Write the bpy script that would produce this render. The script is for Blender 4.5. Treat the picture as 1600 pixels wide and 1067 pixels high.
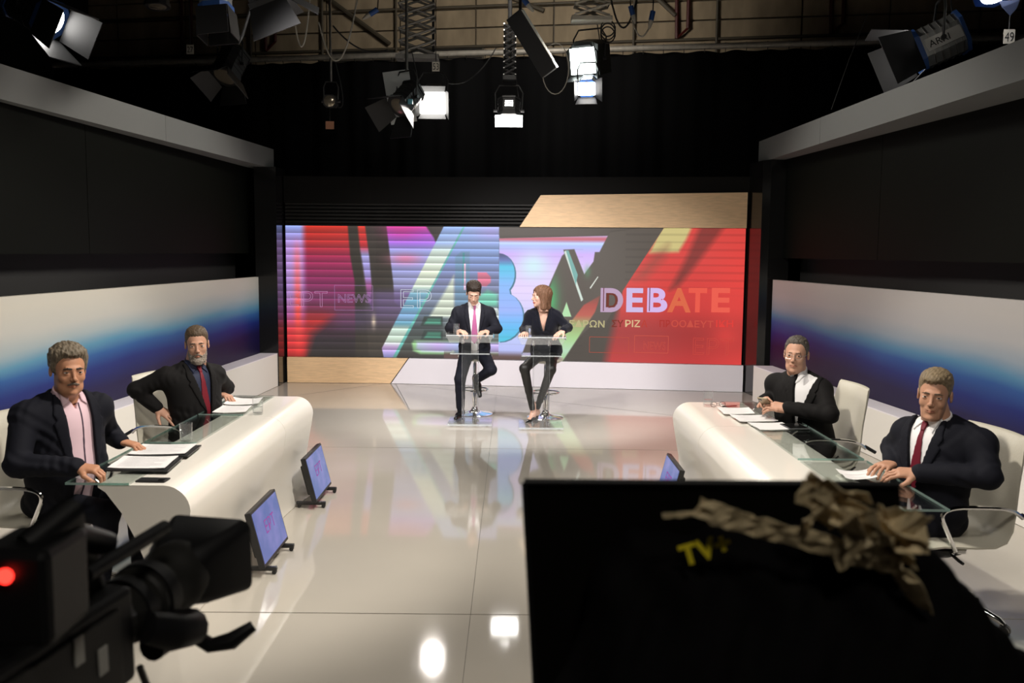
import bpy, bmesh, math, random
import numpy as np
from mathutils import Vector, Matrix, noise as mnoise

for o in list(bpy.data.objects):
    bpy.data.objects.remove(o)
scene = bpy.context.scene
COL = scene.collection
R = math.radians
random.seed(4)

# ------------------------------------------------------------------ camera
CAM_H, F_PX = 1.85, 1400.0
pit, rol = math.atan(140 / 1400.0), 0.0088
cd_ = bpy.data.cameras.new('camera')
cam = bpy.data.objects.new('camera', cd_)
COL.objects.link(cam)
right = Vector((math.cos(rol), math.sin(rol) * math.sin(pit), math.sin(rol) * math.cos(pit)))
up = Vector((-math.sin(rol), math.cos(rol) * math.sin(pit), math.cos(rol) * math.cos(pit)))
fwd = Vector((0, math.cos(pit), -math.sin(pit)))
cam.matrix_world = Matrix(((right.x, up.x, -fwd.x, 0), (right.y, up.y, -fwd.y, 0),
                           (right.z, up.z, -fwd.z, CAM_H), (0, 0, 0, 1)))
cd_.sensor_width = 36
cd_.lens = F_PX / 1600 * 36
cd_.clip_start = 0.05
cd_.dof.use_dof = True
cd_.dof.focus_distance = 7.6
cd_.dof.aperture_fstop = 4.2
scene.camera = cam

# ------------------------------------------------------------------ world, exposure
w = bpy.data.worlds.new('studio_dark')
scene.world = w
w.use_nodes = True
w.node_tree.nodes['Background'].inputs[0].default_value = (0.9, 0.85, 0.8, 1)
w.node_tree.nodes['Background'].inputs[1].default_value = 0.012
vs = scene.view_settings
vs.view_transform = 'Standard'
vs.look = 'None'
vs.gamma = 1
vs.use_curve_mapping = False
vs.exposure = 0.0
scene.cycles.transparent_max_bounces = 32

# ------------------------------------------------------------------ studio lamps on the grid (above the frame), added wall and foreground lights
WARM = (1.0, 0.93, 0.83)
COOL = (1.0, 0.95, 0.93)
def spot(name, loc, target, power, angle, radius=0.16, color=WARM, blend=0.5):
    l = bpy.data.lights.new(name, 'SPOT')
    l.energy = power
    l.spot_size = R(angle)
    l.spot_blend = blend
    l.shadow_soft_size = radius
    l.color = color
    o = bpy.data.objects.new(name, l)
    COL.objects.link(o)
    o.location = loc
    d = Vector(target) - Vector(loc)
    o.rotation_euler = d.to_track_quat('-Z', 'Y').to_euler()
    return o
spot('key_light_left_desk', (0.9, 4.2, 4.7), (-2.3, 5.6, 0.9), 900, 62)
spot('key_light_right_desk', (-0.9, 4.2, 4.7), (2.2, 5.4, 0.9), 820, 62)
spot('key_light_hosts_a', (-2.2, 5.2, 4.8), (0.2, 10.6, 0.8), 1350, 44, color=COOL)
spot('key_light_hosts_b', (2.2, 5.2, 4.8), (-0.2, 10.6, 0.8), 1350, 44, color=COOL)
spot('floor_light', (0.0, 6.2, 5.2), (0.0, 6.6, 0.0), 330, 95, 0.4)
spot('front_fill_light', (0.4, 0.2, 4.9), (0.0, 6.6, 0.6), 420, 75, 0.5)
spot('side_panel_light_left', (0.6, 8.6, 4.8), (-3.4, 9.0, 0.9), 560, 75, 0.3)
spot('side_panel_light_right', (-0.6, 8.6, 4.8), (3.4, 8.6, 0.9), 400, 75, 0.3)
spot('added_wall_light', (0.0, 11.6, 5.6), (0.3, 15.2, 5.2), 170, 110, 0.5)  # added to brighten the rear wall panels, no fixture belongs to it
spot('added_foreground_light', (0.5, -0.9, 4.3), (0.35, 1.2, 1.4), 120, 60, 0.3)  # added behind the camera to lift foreground tape, stands in for ambient light
# ------------------------------------------------------------------ materials
MATS = {}
def mat(name, color=(.5, .5, .5), rough=.5, metal=0., spec=.5, emit=None, es=0., bump=0., bscale=80., var=0., coat=0., sheen=0., stretch=None, detail=3.):
    if name in MATS:
        return MATS[name]
    m = bpy.data.materials.new(name)
    m.use_nodes = True
    nt = m.node_tree
    b = nt.nodes['Principled BSDF']
    b.inputs['Base Color'].default_value = (*color, 1)
    b.inputs['Roughness'].default_value = rough
    b.inputs['Metallic'].default_value = metal
    b.inputs['Specular IOR Level'].default_value = spec
    if coat: b.inputs['Coat Weight'].default_value = coat; b.inputs['Coat Roughness'].default_value = .05
    if sheen: b.inputs['Sheen Weight'].default_value = sheen
    if emit:
        b.inputs['Emission Color'].default_value = (*emit, 1)
        b.inputs['Emission Strength'].default_value = es
    if bump or var:
        tc = nt.nodes.new('ShaderNodeTexCoord')
        mp = nt.nodes.new('ShaderNodeMapping')
        if stretch: mp.inputs['Scale'].default_value = stretch
        nt.links.new(tc.outputs['Object'], mp.inputs['Vector'])
        n = nt.nodes.new('ShaderNodeTexNoise')
        n.inputs['Scale'].default_value = bscale
        n.inputs['Detail'].default_value = detail
        nt.links.new(mp.outputs[0], n.inputs['Vector'])
        if bump:
            bp = nt.nodes.new('ShaderNodeBump')
            bp.inputs['Strength'].default_value = bump
            bp.inputs['Distance'].default_value = .01
            nt.links.new(n.outputs[0], bp.inputs['Height'])
            nt.links.new(bp.outputs[0], b.inputs['Normal'])
        if var:
            r = nt.nodes.new('ShaderNodeValToRGB')
            r.color_ramp.elements[0].position = .3
            r.color_ramp.elements[1].position = .7
            r.color_ramp.elements[0].color = (*[c * (1 - var) for c in color], 1)
            r.color_ramp.elements[1].color = (*[min(1, c * (1 + var)) for c in color], 1)
            nt.links.new(n.outputs[0], r.inputs[0])
            nt.links.new(r.outputs[0], b.inputs['Base Color'])
    MATS[name] = m
    return m

def clear_mat(name, tint=(.95, 1, .98), ior=1.45, gloss=.03, body=0.0, bodycol=(.6, .7, .68)):
    """thin clear sheet: see-through with fresnel reflections, a little body colour"""
    if name in MATS: return MATS[name]
    m = bpy.data.materials.new(name)
    m.use_nodes = True
    nt = m.node_tree
    nt.nodes.remove(nt.nodes['Principled BSDF'])
    out = nt.nodes['Material Output']
    t = nt.nodes.new('ShaderNodeBsdfTransparent'); t.inputs[0].default_value = (*tint, 1)
    g = nt.nodes.new('ShaderNodeBsdfGlossy'); g.inputs['Roughness'].default_value = gloss
    fr = nt.nodes.new('ShaderNodeFresnel'); fr.inputs[0].default_value = ior
    mx = nt.nodes.new('ShaderNodeMixShader')
    ge = nt.nodes.new('ShaderNodeNewGeometry')          # same reflectance from either face of the sheet
    mi = nt.nodes.new('ShaderNodeMix'); mi.inputs['A'].default_value = ior; mi.inputs['B'].default_value = 1 / ior
    nt.links.new(ge.outputs['Backfacing'], mi.inputs['Factor']); nt.links.new(mi.outputs['Result'], fr.inputs[0])
    nt.links.new(fr.outputs[0], mx.inputs[0])
    src = t
    if body:
        df = nt.nodes.new('ShaderNodeBsdfDiffuse'); df.inputs[0].default_value = (*bodycol, 1)
        m2 = nt.nodes.new('ShaderNodeMixShader'); m2.inputs[0].default_value = body
        nt.links.new(t.outputs[0], m2.inputs[1]); nt.links.new(df.outputs[0], m2.inputs[2])
        src = m2
    nt.links.new(src.outputs[0], mx.inputs[1]); nt.links.new(g.outputs[0], mx.inputs[2])
    nt.links.new(mx.outputs[0], out.inputs[0])
    MATS[name] = m
    return m

def emis(name, color, strength):
    return mat(name, (0, 0, 0), .6, emit=color, es=strength, spec=0)

M = {}
M['white_gloss'] = mat('white_gloss', (.84, .80, .73), .28, coat=.3)
M['white_matt'] = mat('white_matt', (.80, .77, .72), .55)
M['white_base'] = mat('white_base', (.84, .80, .85), .4)
M['grey_beam'] = mat('grey_beam', (.145, .15, .147), .6, bump=.05, bscale=30)
M['black_matt'] = mat('black_matt', (.010, .010, .010), .75)
M['black_panel'] = mat('black_panel', (.0045, .005, .004), .55, spec=.04)
M['black_gloss'] = mat('black_gloss', (.008, .008, .008), .12, spec=.4)
M['black_plastic'] = mat('black_plastic', (.012, .012, .013), .4)
M['black_metal'] = mat('black_metal', (.02, .02, .021), .5, metal=.3)
M['chrome'] = mat('chrome', (.85, .85, .86), .08, metal=1)
M['steel'] = mat('steel', (.55, .54, .52), .3, metal=1)
M['rail'] = mat('rail', (.42, .39, .34), .5, metal=.4, var=.15, bscale=12)
M['leather'] = mat('leather', (.52, .49, .41), .42, bump=.12, bscale=160)
M['glass'] = clear_mat('glass', (.93, .955, .945), 1.45)
M['glass_edge'] = clear_mat('glass_edge', (.5, .75, .68), 1.5, body=.35)
M['acrylic'] = clear_mat('acrylic', (.975, .98, .98), 1.4, body=.012, bodycol=(.85, .9, .92))
M['acrylic_tray'] = clear_mat('acrylic_tray', (.96, .97, .97), 1.45, body=.14, bodycol=(.9, .92, .94))
M['acrylic_edge'] = clear_mat('acrylic_edge', (.9, .93, .93), 1.45, body=.24, bodycol=(.9, .93, .95))
M['tumbler'] = clear_mat('tumbler', (.985, .99, .99), 1.45, body=.02, bodycol=(.9, .93, .93))
M['water'] = clear_mat('water', (.97, .98, .98), 1.33)
M['paper'] = mat('paper', (.82, .80, .80), .8)
M['print'] = mat('print', (.25, .25, .27), .8)
M['wood'] = mat('wood', (.86, .59, .34), .45, var=.10, bscale=6, stretch=(1.2, 1, 14), bump=.03)
M['curtain'] = mat('curtain', (.0045, .0045, .005), .9, spec=.1)
M['acoustic'] = mat('acoustic', (.42, .33, .22), .85, var=.25, bscale=3.5, bump=.1, stretch=(1, 1, .4))
M['conduit'] = mat('conduit', (.12, .10, .07), .6)
M['red_steel'] = mat('red_steel', (.10, .012, .010), .5)
M['cable_white'] = mat('cable_white', (.45, .42, .36), .5)
M['cable_black'] = mat('cable_black', (.015, .015, .015), .5)
M['blue_plastic'] = mat('blue_plastic', (.03, .09, .30), .4)
M['lamp_silver'] = mat('lamp_silver', (.42, .43, .43), .35, metal=.7, bump=.2, bscale=14, stretch=(1, 12, 1))
M['sign'] = mat('sign', (.62, .58, .50), .7)
M['lamp_glow'] = emis('lamp_glow', (1, .97, .92), 26)
M['lamp_glow_cool'] = emis('lamp_glow_cool', (.90, 1, .95), 26)

# ------------------------------------------------------------------ objects
def tag(o, label=None, cat=None, group=None, kind=None):
    if label: o['label'] = label
    if cat: o['category'] = cat
    if group: o['group'] = group
    if kind: o['kind'] = kind
    return o
def empty(name, loc=(0, 0, 0), rz=0., label=None, cat=None, group=None):
    o = bpy.data.objects.new(name, None)
    COL.objects.link(o)
    o.empty_display_size = .1
    o.location = loc
    o.rotation_euler = (0, 0, rz)
    return tag(o, label, cat, group)
def meshobj(name, verts, faces, m=None, parent=None, smooth=False, mats=None, fmi=None):
    me = bpy.data.meshes.new(name)
    me.from_pydata([tuple(v) for v in verts], [], [tuple(f) for f in faces])
    for mm in (mats or [m]):
        if mm: me.materials.append(mm)
    if fmi is not None: me.polygons.foreach_set('material_index', fmi)
    if smooth: me.polygons.foreach_set('use_smooth', [True] * len(me.polygons))
    me.update()
    o = bpy.data.objects.new(name, me)
    COL.objects.link(o)
    if parent: o.parent = parent
    return o
def share(src, name, parent, loc=None, rot=None):
    o = bpy.data.objects.new(name, src.data)
    COL.objects.link(o)
    o.parent = parent
    if loc is not None: o.location = loc
    if rot is not None: o.rotation_euler = rot
    return o

class MB:
    """collects shapes into one mesh"""
    def __init__(s): s.v = []; s.f = []; s.T = Matrix.Identity(4)
    def add(s, vs, fs):
        n = len(s.v)
        s.v += [s.T @ Vector(v) for v in vs]
        s.f += [tuple(i + n for i in f) for f in fs]
        return s
    def box(s, lo, hi, bev=0.):
        x0, y0, z0 = lo; x1, y1, z1 = hi
        if bev <= 0:
            return s.add([(x0, y0, z0), (x1, y0, z0), (x1, y1, z0), (x0, y1, z0), (x0, y0, z1), (x1, y0, z1), (x1, y1, z1), (x0, y1, z1)],
                         [(0, 3, 2, 1), (4, 5, 6, 7), (0, 1, 5, 4), (1, 2, 6, 5), (2, 3, 7, 6), (3, 0, 4, 7)])
        bm = bmesh.new()
        bmesh.ops.create_cube(bm, size=1)
        for v in bm.verts:
            v.co = Vector(((x0 + x1) / 2 + v.co.x * (x1 - x0), (y0 + y1) / 2 + v.co.y * (y1 - y0), (z0 + z1) / 2 + v.co.z * (z1 - z0)))
        bmesh.ops.bevel(bm, geom=bm.edges[:], offset=bev, segments=2, profile=.5, affect='EDGES')
        bm.verts.ensure_lookup_table()
        vs = [v.co.copy() for v in bm.verts]; fs = [[v.index for v in f.verts] for f in bm.faces]
        bm.free()
        return s.add(vs, fs)
    def tube(s, pts, r, n=8, cap=True):
        pts = [Vector(p) for p in pts]
        rs = r if isinstance(r, (list, tuple)) else [r] * len(pts)
        rings = []; prev = None
        for i, p in enumerate(pts):
            d = (pts[min(i + 1, len(pts) - 1)] - pts[max(i - 1, 0)]).normalized()
            if prev is None:
                a = d.orthogonal().normalized()
            else:
                a = (prev - d * prev.dot(d))
                a = a.normalized() if a.length > 1e-6 else d.orthogonal().normalized()
            prev = a
            b = d.cross(a)
            rings.append([p + (a * math.cos(2 * math.pi * k / n) + b * math.sin(2 * math.pi * k / n)) * rs[i] for k in range(n)])
        vs = [v for r_ in rings for v in r_]
        fs = []
        for i in range(len(pts) - 1):
            for k in range(n):
                k2 = (k + 1) % n
                fs.append((i * n + k, i * n + k2, (i + 1) * n + k2, (i + 1) * n + k))
        if cap:
            fs.append(tuple(range(n - 1, -1, -1)))
            fs.append(tuple((len(pts) - 1) * n + k for k in range(n)))
        return s.add(vs, fs)
    def lathe(s, prof, n=24, c=(0, 0, 0)):
        vs = []; fs = []
        for (r, z) in prof:
            for k in range(n):
                a = 2 * math.pi * k / n
                vs.append((c[0] + r * math.cos(a), c[1] + r * math.sin(a), c[2] + z))
        for i in range(len(prof) - 1):
            for k in range(n):
                k2 = (k + 1) % n
                fs.append((i * n + k, i * n + k2, (i + 1) * n + k2, (i + 1) * n + k))
        fs.append(tuple(range(n - 1, -1, -1)))
        fs.append(tuple((len(prof) - 1) * n + k for k in range(n)))
        return s.add(vs, fs)
    def prism(s, poly, a0, a1, axis='y'):
        """poly in the plane across axis: y -> (x,z), x -> (y,z), z -> (x,y)"""
        def P(p, a):
            return {'y': (p[0], a, p[1]), 'x': (a, p[0], p[1]), 'z': (p[0], p[1], a)}[axis]
        n = len(poly)
        vs = [P(p, a0) for p in poly] + [P(p, a1) for p in poly]
        fs = [tuple(range(n - 1, -1, -1)), tuple(range(n, 2 * n))]
        for i in range(n):
            j = (i + 1) % n
            fs.append((i, j, n + j, n + i))
        return s.add(vs, fs)
    def build(s, name, m, parent=None, smooth=False, angle=None):
        o = meshobj(name, s.v, s.f, m, parent, smooth)
        bm = bmesh.new(); bm.from_mesh(o.data)
        bmesh.ops.recalc_face_normals(bm, faces=bm.faces[:])
        if smooth:
            for e in bm.edges:
                if len(e.link_faces) == 2 and e.calc_face_angle(0) > R(angle or 40): e.smooth = False
        bm.to_mesh(o.data); bm.free()
        return o
def rotT(loc, rx=0, ry=0, rz=0):
    from mathutils import Euler
    return Matrix.Translation(loc) @ Euler((rx, ry, rz), 'XYZ').to_matrix().to_4x4()
def bez(p0, p1, p2, n=10):
    p0, p1, p2 = Vector(p0), Vector(p1), Vector(p2)
    return [p0 * (1 - t) ** 2 + p1 * 2 * t * (1 - t) + p2 * t * t for t in [i / n for i in range(n + 1)]]
def text_mesh(txt, size, outline=0.0, bold=0.0):
    c = bpy.data.curves.new('lettering', 'FONT')
    c.body = txt
    c.size = size
    c.offset = bold
    c.align_x = 'LEFT'
    if outline:
        c.fill_mode = 'NONE'; c.bevel_depth = outline; c.bevel_resolution = 0
    o = bpy.data.objects.new('lettering', c)
    COL.objects.link(o)
    dg = bpy.context.evaluated_depsgraph_get()
    dg.update()
    me = bpy.data.meshes.new_from_object(o.evaluated_get(dg))
    bpy.data.objects.remove(o)
    vs = np.array([v.co[:] for v in me.vertices]); fs = [tuple(p.vertices) for p in me.polygons]
    bpy.data.meshes.remove(me)
    return vs, fs
# ------------------------------------------------------------------ floor
def floor_mat(seed):
    m = mat('floor_%d' % seed, (.445, .412, .362), .055, spec=.5, var=.03, bscale=1.3, detail=2)
    return m
M['floor'] = floor_mat(0)
M['floor_joint'] = mat('floor_joint', (.10, .095, .085), .5)
floor = MB().box((-8, -2.5, -.12), (8, 17, -.012)).build('floor', M['floor_joint'])
tag(floor, kind='structure')
YB = [-2.5, .53, 4.43, 8.32, 16.9]
XB = [-7.9, -4.2, -.2, 3.8, 7.9]
for j in range(4):
    for i in range(4):
        gx = .0012
        MB().box((XB[i] + gx, YB[j] + .005, -.014), (XB[i + 1] - gx, YB[j + 1] - .005, 0)).build('floor_panel', M['floor'], floor)
def joint(a, b, wd=.008):
    a, b = Vector((*a, 0)), Vector((*b, 0))
    n = Vector((-(b - a).y, (b - a).x, 0)).normalized() * wd / 2
    z0, z1 = Vector((0, 0, -.002)), Vector((0, 0, .0006))
    vs = [a - n + z0, b - n + z0, b + n + z0, a + n + z0, a - n + z1, b - n + z1, b + n + z1, a + n + z1]
    MB().add(vs, [(0, 3, 2, 1), (4, 5, 6, 7), (0, 1, 5, 4), (1, 2, 6, 5), (2, 3, 7, 6), (3, 0, 4, 7)]).build('floor_joint', M['floor_joint'], floor)
joint((-1.76, 12.45), (-2.95, 11.1))
joint((-1.62, 12.4), (-1.2, 10.4))
joint((-1.5, 12.35), (2.3, 9.85))

# ------------------------------------------------------------------ studio shell
c = MB().box((-8, -2.5, 7.6), (8, 17, 7.7)).build('ceiling', M['black_matt']); tag(c, kind='structure')
c = MB().box((-7.7, -2.5, 0), (-7.6, 17, 7.6)).build('wall_left', M['black_matt']); tag(c, kind='structure')
c = MB().box((7.6, -2.5, 0), (7.7, 17, 7.6)).build('wall_right', M['black_matt']); tag(c, kind='structure')
c = MB().box((-8, -2.7, 0), (8, -2.5, 7.6)).build('wall_front', M['black_matt']); tag(c, kind='structure')
SL = -.17                                   # the rear wall and curtain stand slightly askew to the set
wb = empty('wall_back'); tag(wb, kind='structure')
wb.location = (0, 15.2, 0); wb.rotation_euler = (0, 0, math.atan(SL))
MB().box((-9, .03, 0), (9, .15, 7.5)).build('wall_core', M['conduit'], wb)
pw, ph = 1.30, .305
pm = None
for r_ in range(7):
    for c_ in range(13):
        x0 = -8.45 + c_ * pw; z0 = 4.62 + r_ * ph
        if pm is None:
            pm = MB().box((.012, -.03, .012), (pw - .012, .03, ph - .012), .006).build('acoustic_panel', M['acoustic'], wb)
            pm.location = (x0, 0, z0)
        else:
            share(pm, 'acoustic_panel', wb, (x0, random.uniform(-.006, .006), z0))
# conduits, struts and brackets fixed to the rear wall
for z0 in (5.22, 5.86):
    MB().tube([(-8.5, -.07, z0), (8.5, -.07, z0 + .02)], .022, 6).build('conduit', M['conduit'], wb)
for x0 in (-4.6, -3.3, -2.0, 1.95, 3.25):
    MB().tube([(x0, -.09, 4.7), (x0, -.09, 7.0)], .02, 6).build('conduit', M['conduit'], wb)
for a, b in (((-3.9, 6.6), (-2.1, 5.3)), ((-1.2, 6.45), (.5, 5.75)), ((1.55, 6.6), (2.6, 5.6))):
    MB().tube([(a[0], -.12, a[1]), (b[0], -.12, b[1])], .035, 6).build('diagonal_strut', M['conduit'], wb)
for x0 in (-5.9, -4.35, 2.6, 4.95):
    b = MB()
    b.tube([(x0, -.06, 6.6), (x0 + .03, -.10, 5.25)], .03, 6)
    b.tube([(x0 + .20, -.06, 6.6), (x0 + .20, -.10, 5.40)], .03, 6)
    b.tube([(x0 + .03, -.10, 5.25), (x0 + .20, -.10, 5.40)], .02, 6)
    b.build('red_bracket', M['red_steel'], wb)
# two louvred grilles low on the wall
for x0 in (-3.25, -1.75):
    g = MB().box((x0, -.05, 4.98), (x0 + 1.25, -.03, 5.22)).build('vent_grille', M['conduit'], wb)
    for k in range(6):
        MB().box((x0 + .04, -.062, 5.0 + k * .036), (x0 + 1.21, -.05, 5.018 + k * .036)).build('slat', M['black_matt'], g)

# black curtain hung from a pale rail
cur = empty('stage_curtain', (0, 13.9, 0), math.atan(SL), 'tall black drape hanging across the rear of the studio', 'curtain')
vs, fs = [], []
nx = 420
for i in range(nx + 1):
    x = -8.6 + 17.2 * i / nx
    y = .05 * math.sin(x * 9.0 + .8 * math.sin(x * 1.7)) + .02 * math.sin(x * 23)
    vs += [(x, y * .6, 4.78 + .012 * math.sin(x * 14)), (x, y, 3.2), (x, y * 1.15, .02)]
for i in range(nx):
    for k in range(2):
        a = i * 3 + k
        fs.append((a, a + 1, a + 4, a + 3))
cu = meshobj('drape', vs, fs, M['curtain'], cur, True)
md = cu.modifiers.new('thickness', 'SOLIDIFY'); md.thickness = .006
rail = MB().tube([(-8.6, -.06, 4.84), (8.6, -.06, 4.84)], .045, 10)
rail = rail.build('rail', M['rail'], cur, True)
b = MB()
for k in range(58):
    x = -8.4 + k * .295
    b.tube([(x, -.06, 4.89), (x, -.10, 4.84), (x, -.05, 4.76)], .006, 5)
b.build('hook_row', M['cable_black'], cur)['kind'] = 'stuff'

# ------------------------------------------------------------------ set: side walls
def side_x(side, y, off=0.):
    """face line of the gradient panels"""
    return (-3.42 - .062 * (12.2 - y) + off) if side < 0 else (3.277 + .09 * (11.3 - y) - off)
def grad_mat(name, tint, slope, y0):
    m = bpy.data.materials.new(name); m.use_nodes = True
    nt = m.node_tree; b = nt.nodes['Principled BSDF']
    b.inputs['Roughness'].default_value = .45
    b.inputs['Specular IOR Level'].default_value = .3
    tc = nt.nodes.new('ShaderNodeTexCoord'); sp = nt.nodes.new('ShaderNodeSeparateXYZ')
    nt.links.new(tc.outputs['Object'], sp.inputs[0])
    n = nt.nodes.new('ShaderNodeTexNoise'); n.inputs['Scale'].default_value = .9; n.inputs['Detail'].default_value = 2
    mp = nt.nodes.new('ShaderNodeMapping'); mp.inputs['Scale'].default_value = (1, .6, 2.5)
    nt.links.new(tc.outputs['Object'], mp.inputs[0]); nt.links.new(mp.outputs[0], n.inputs['Vector'])
    def math_(op, a, b_):
        q = nt.nodes.new('ShaderNodeMath'); q.operation = op
        for i, v in enumerate((a, b_)):
            if isinstance(v, (int, float)): q.inputs[i].default_value = v
            else: nt.links.new(v, q.inputs[i])
        return q.outputs[0]
    h = math_('ADD', sp.outputs[2], math_('MULTIPLY', math_('SUBTRACT', sp.outputs[1], y0), slope))
    h = math_('ADD', h, math_('MULTIPLY', math_('SUBTRACT', n.outputs[0], .5), .16))
    h = math_('DIVIDE', math_('SUBTRACT', h, .37), 1.1)
    r = nt.nodes.new('ShaderNodeValToRGB'); cr = r.color_ramp
    stops = [(0, (.010, .005, .036)), (.26, (.011, .006, .066)), (.40, (.012, .028, .20)), (.52, (.035, .13, .38)),
             (.60, (.13, .34, .50)), (.70, (.45, .52, .54)), (.82, (.66, .63, .57)), (1, (.74, .68, .58))]
    while len(cr.elements) < len(stops): cr.elements.new(.5)
    for e, (p, c_) in zip(cr.elements, stops):
        e.position = p; e.color = (*[a * t for a, t in zip(c_, tint)], 1)
    nt.links.new(h, r.inputs[0]); nt.links.new(r.outputs[0], b.inputs['Base Color'])
    return m
def wall_run(side, name, y0, y1, z0, z1, off, th, m, parent=None, n=1):
    """slab following the splayed side line, off = how far it stands proud"""
    s = -1 if side < 0 else 1
    xa0, xa1 = side_x(side, y0, off), side_x(side, y1, off)
    poly = [(xa0, y0), (xa1, y1), (xa1 + s * th, y1), (xa0 + s * th, y0)]
    return MB().prism(poly, z0, z1, 'z').build(name, m, parent)
for side, nm, wd, yfar in ((-1, 'left', 'beside the two men on the left', 12.2), (1, 'right', 'beside the two men on the right', 11.3)):
    g = wall_run(side, 'gradient_panel', 2.6, yfar, .40, 1.485 if side < 0 else 1.53, 0, .06,
                 grad_mat('gradient_%s' % nm, (.74, .77, .80) if side < 0 else (.56, .58, .66), -.025, 9.))
    tag(g, 'printed wall panel fading from cream to navy, on the %s of the studio' % nm, 'wall panel')
    bz = .44
    bn = empty('white_bench', (0, 0, 0), 0, 'low white boxed ledge below the gradient panel on the %s' % nm, 'bench')
    wall_run(side, 'front_board', 2.6, yfar - .1, 0.004, bz, .24, .05, M['white_matt'], bn)
    wall_run(side, 'ledge_top', 2.6, yfar - .1, bz, bz + .012, .24, .235, M['white_base'], bn)
    # dark upper wall boards behind the beam
    dk = empty('dark_wall_panel', (0, 0, 0), 0, 'large dark upper wall panel above the gradient panel on the %s' % nm, 'wall panel')
    seams = [2.6, 5.2, 8.15, yfar + .2] if side < 0 else [2.6, 5.9, 9.0, yfar + .4]
    for a, b_ in zip(seams, seams[1:]):
        wall_run(side, 'board', a + .004, b_ - .004, 1.80, 3.05, -.16, .05, M['black_panel'], dk)
    wall_run(side, 'recess_board', 2.6, yfar + .2, .3, 1.80, -.42, .04, M['black_matt'], dk)
    # grey fascia beam
    pts = [(-3.27, 12.4), (-3.99, 5.2)] if side < 0 else [(3.202, 11.9), (3.47, 5.0)]
    zs = (2.95, 3.21) if side < 0 else (3.035, 3.31)
    bmn = empty('fascia_beam', (0, 0, 0), 0, 'grey boxed beam along the top of the %s set wall' % nm, 'beam')
    (xa, ya), (xb, yb) = pts
    t0 = .62 if side < 0 else .45
    xm, ym = xa + (xb - xa) * t0 * .68, ya + (yb - ya) * t0 * .68
    s = -1 if side < 0 else 1
    for (x0, y0_), (x1, y1_) in (((xa, ya), (xm, ym + .003)), ((xm, ym - .003), (xb, yb))):
        MB().prism([(x0, y0_), (x1, y1_), (x1 + s * .45, y1_), (x0 + s * .45, y0_)], zs[0], zs[1], 'z').build('beam_section', M['grey_beam'], bmn)

# pillars closing the set at the rear corners
p = MB().box((-3.46, 12.10, .004), (-3.17, 12.62, 2.95)).build('corner_pillar', M['black_gloss']); tag(p, 'glossy black pillar between the left wall and the video screen', 'pillar')
p = MB().prism([(3.11, 12.0), (3.16, 11.50), (3.24, 11.42), (3.50, 11.42), (3.5, 12.0)], .004, 3.03, 'z').build('corner_pillar', M['black_gloss']); tag(p, 'glossy black pillar reflecting red beside the screen\'s right edge', 'pillar')

# ------------------------------------------------------------------ set: video wall
def scr_y(x, off=0.):
    t = max(0., (x + 1.9) / 5.0)
    return 12.48 - .52 * t ** 1.15 - off
ZB, ZT = .365, 2.185
def scr_x(s): return -3.146 + s / 720. * (3.085 + 3.146)
def srgb(c): 
    c = np.asarray(c, float) / 255.
    return np.where(c <= .04045, c / 12.92, ((c + .055) / 1.055) ** 2.4)

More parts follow.
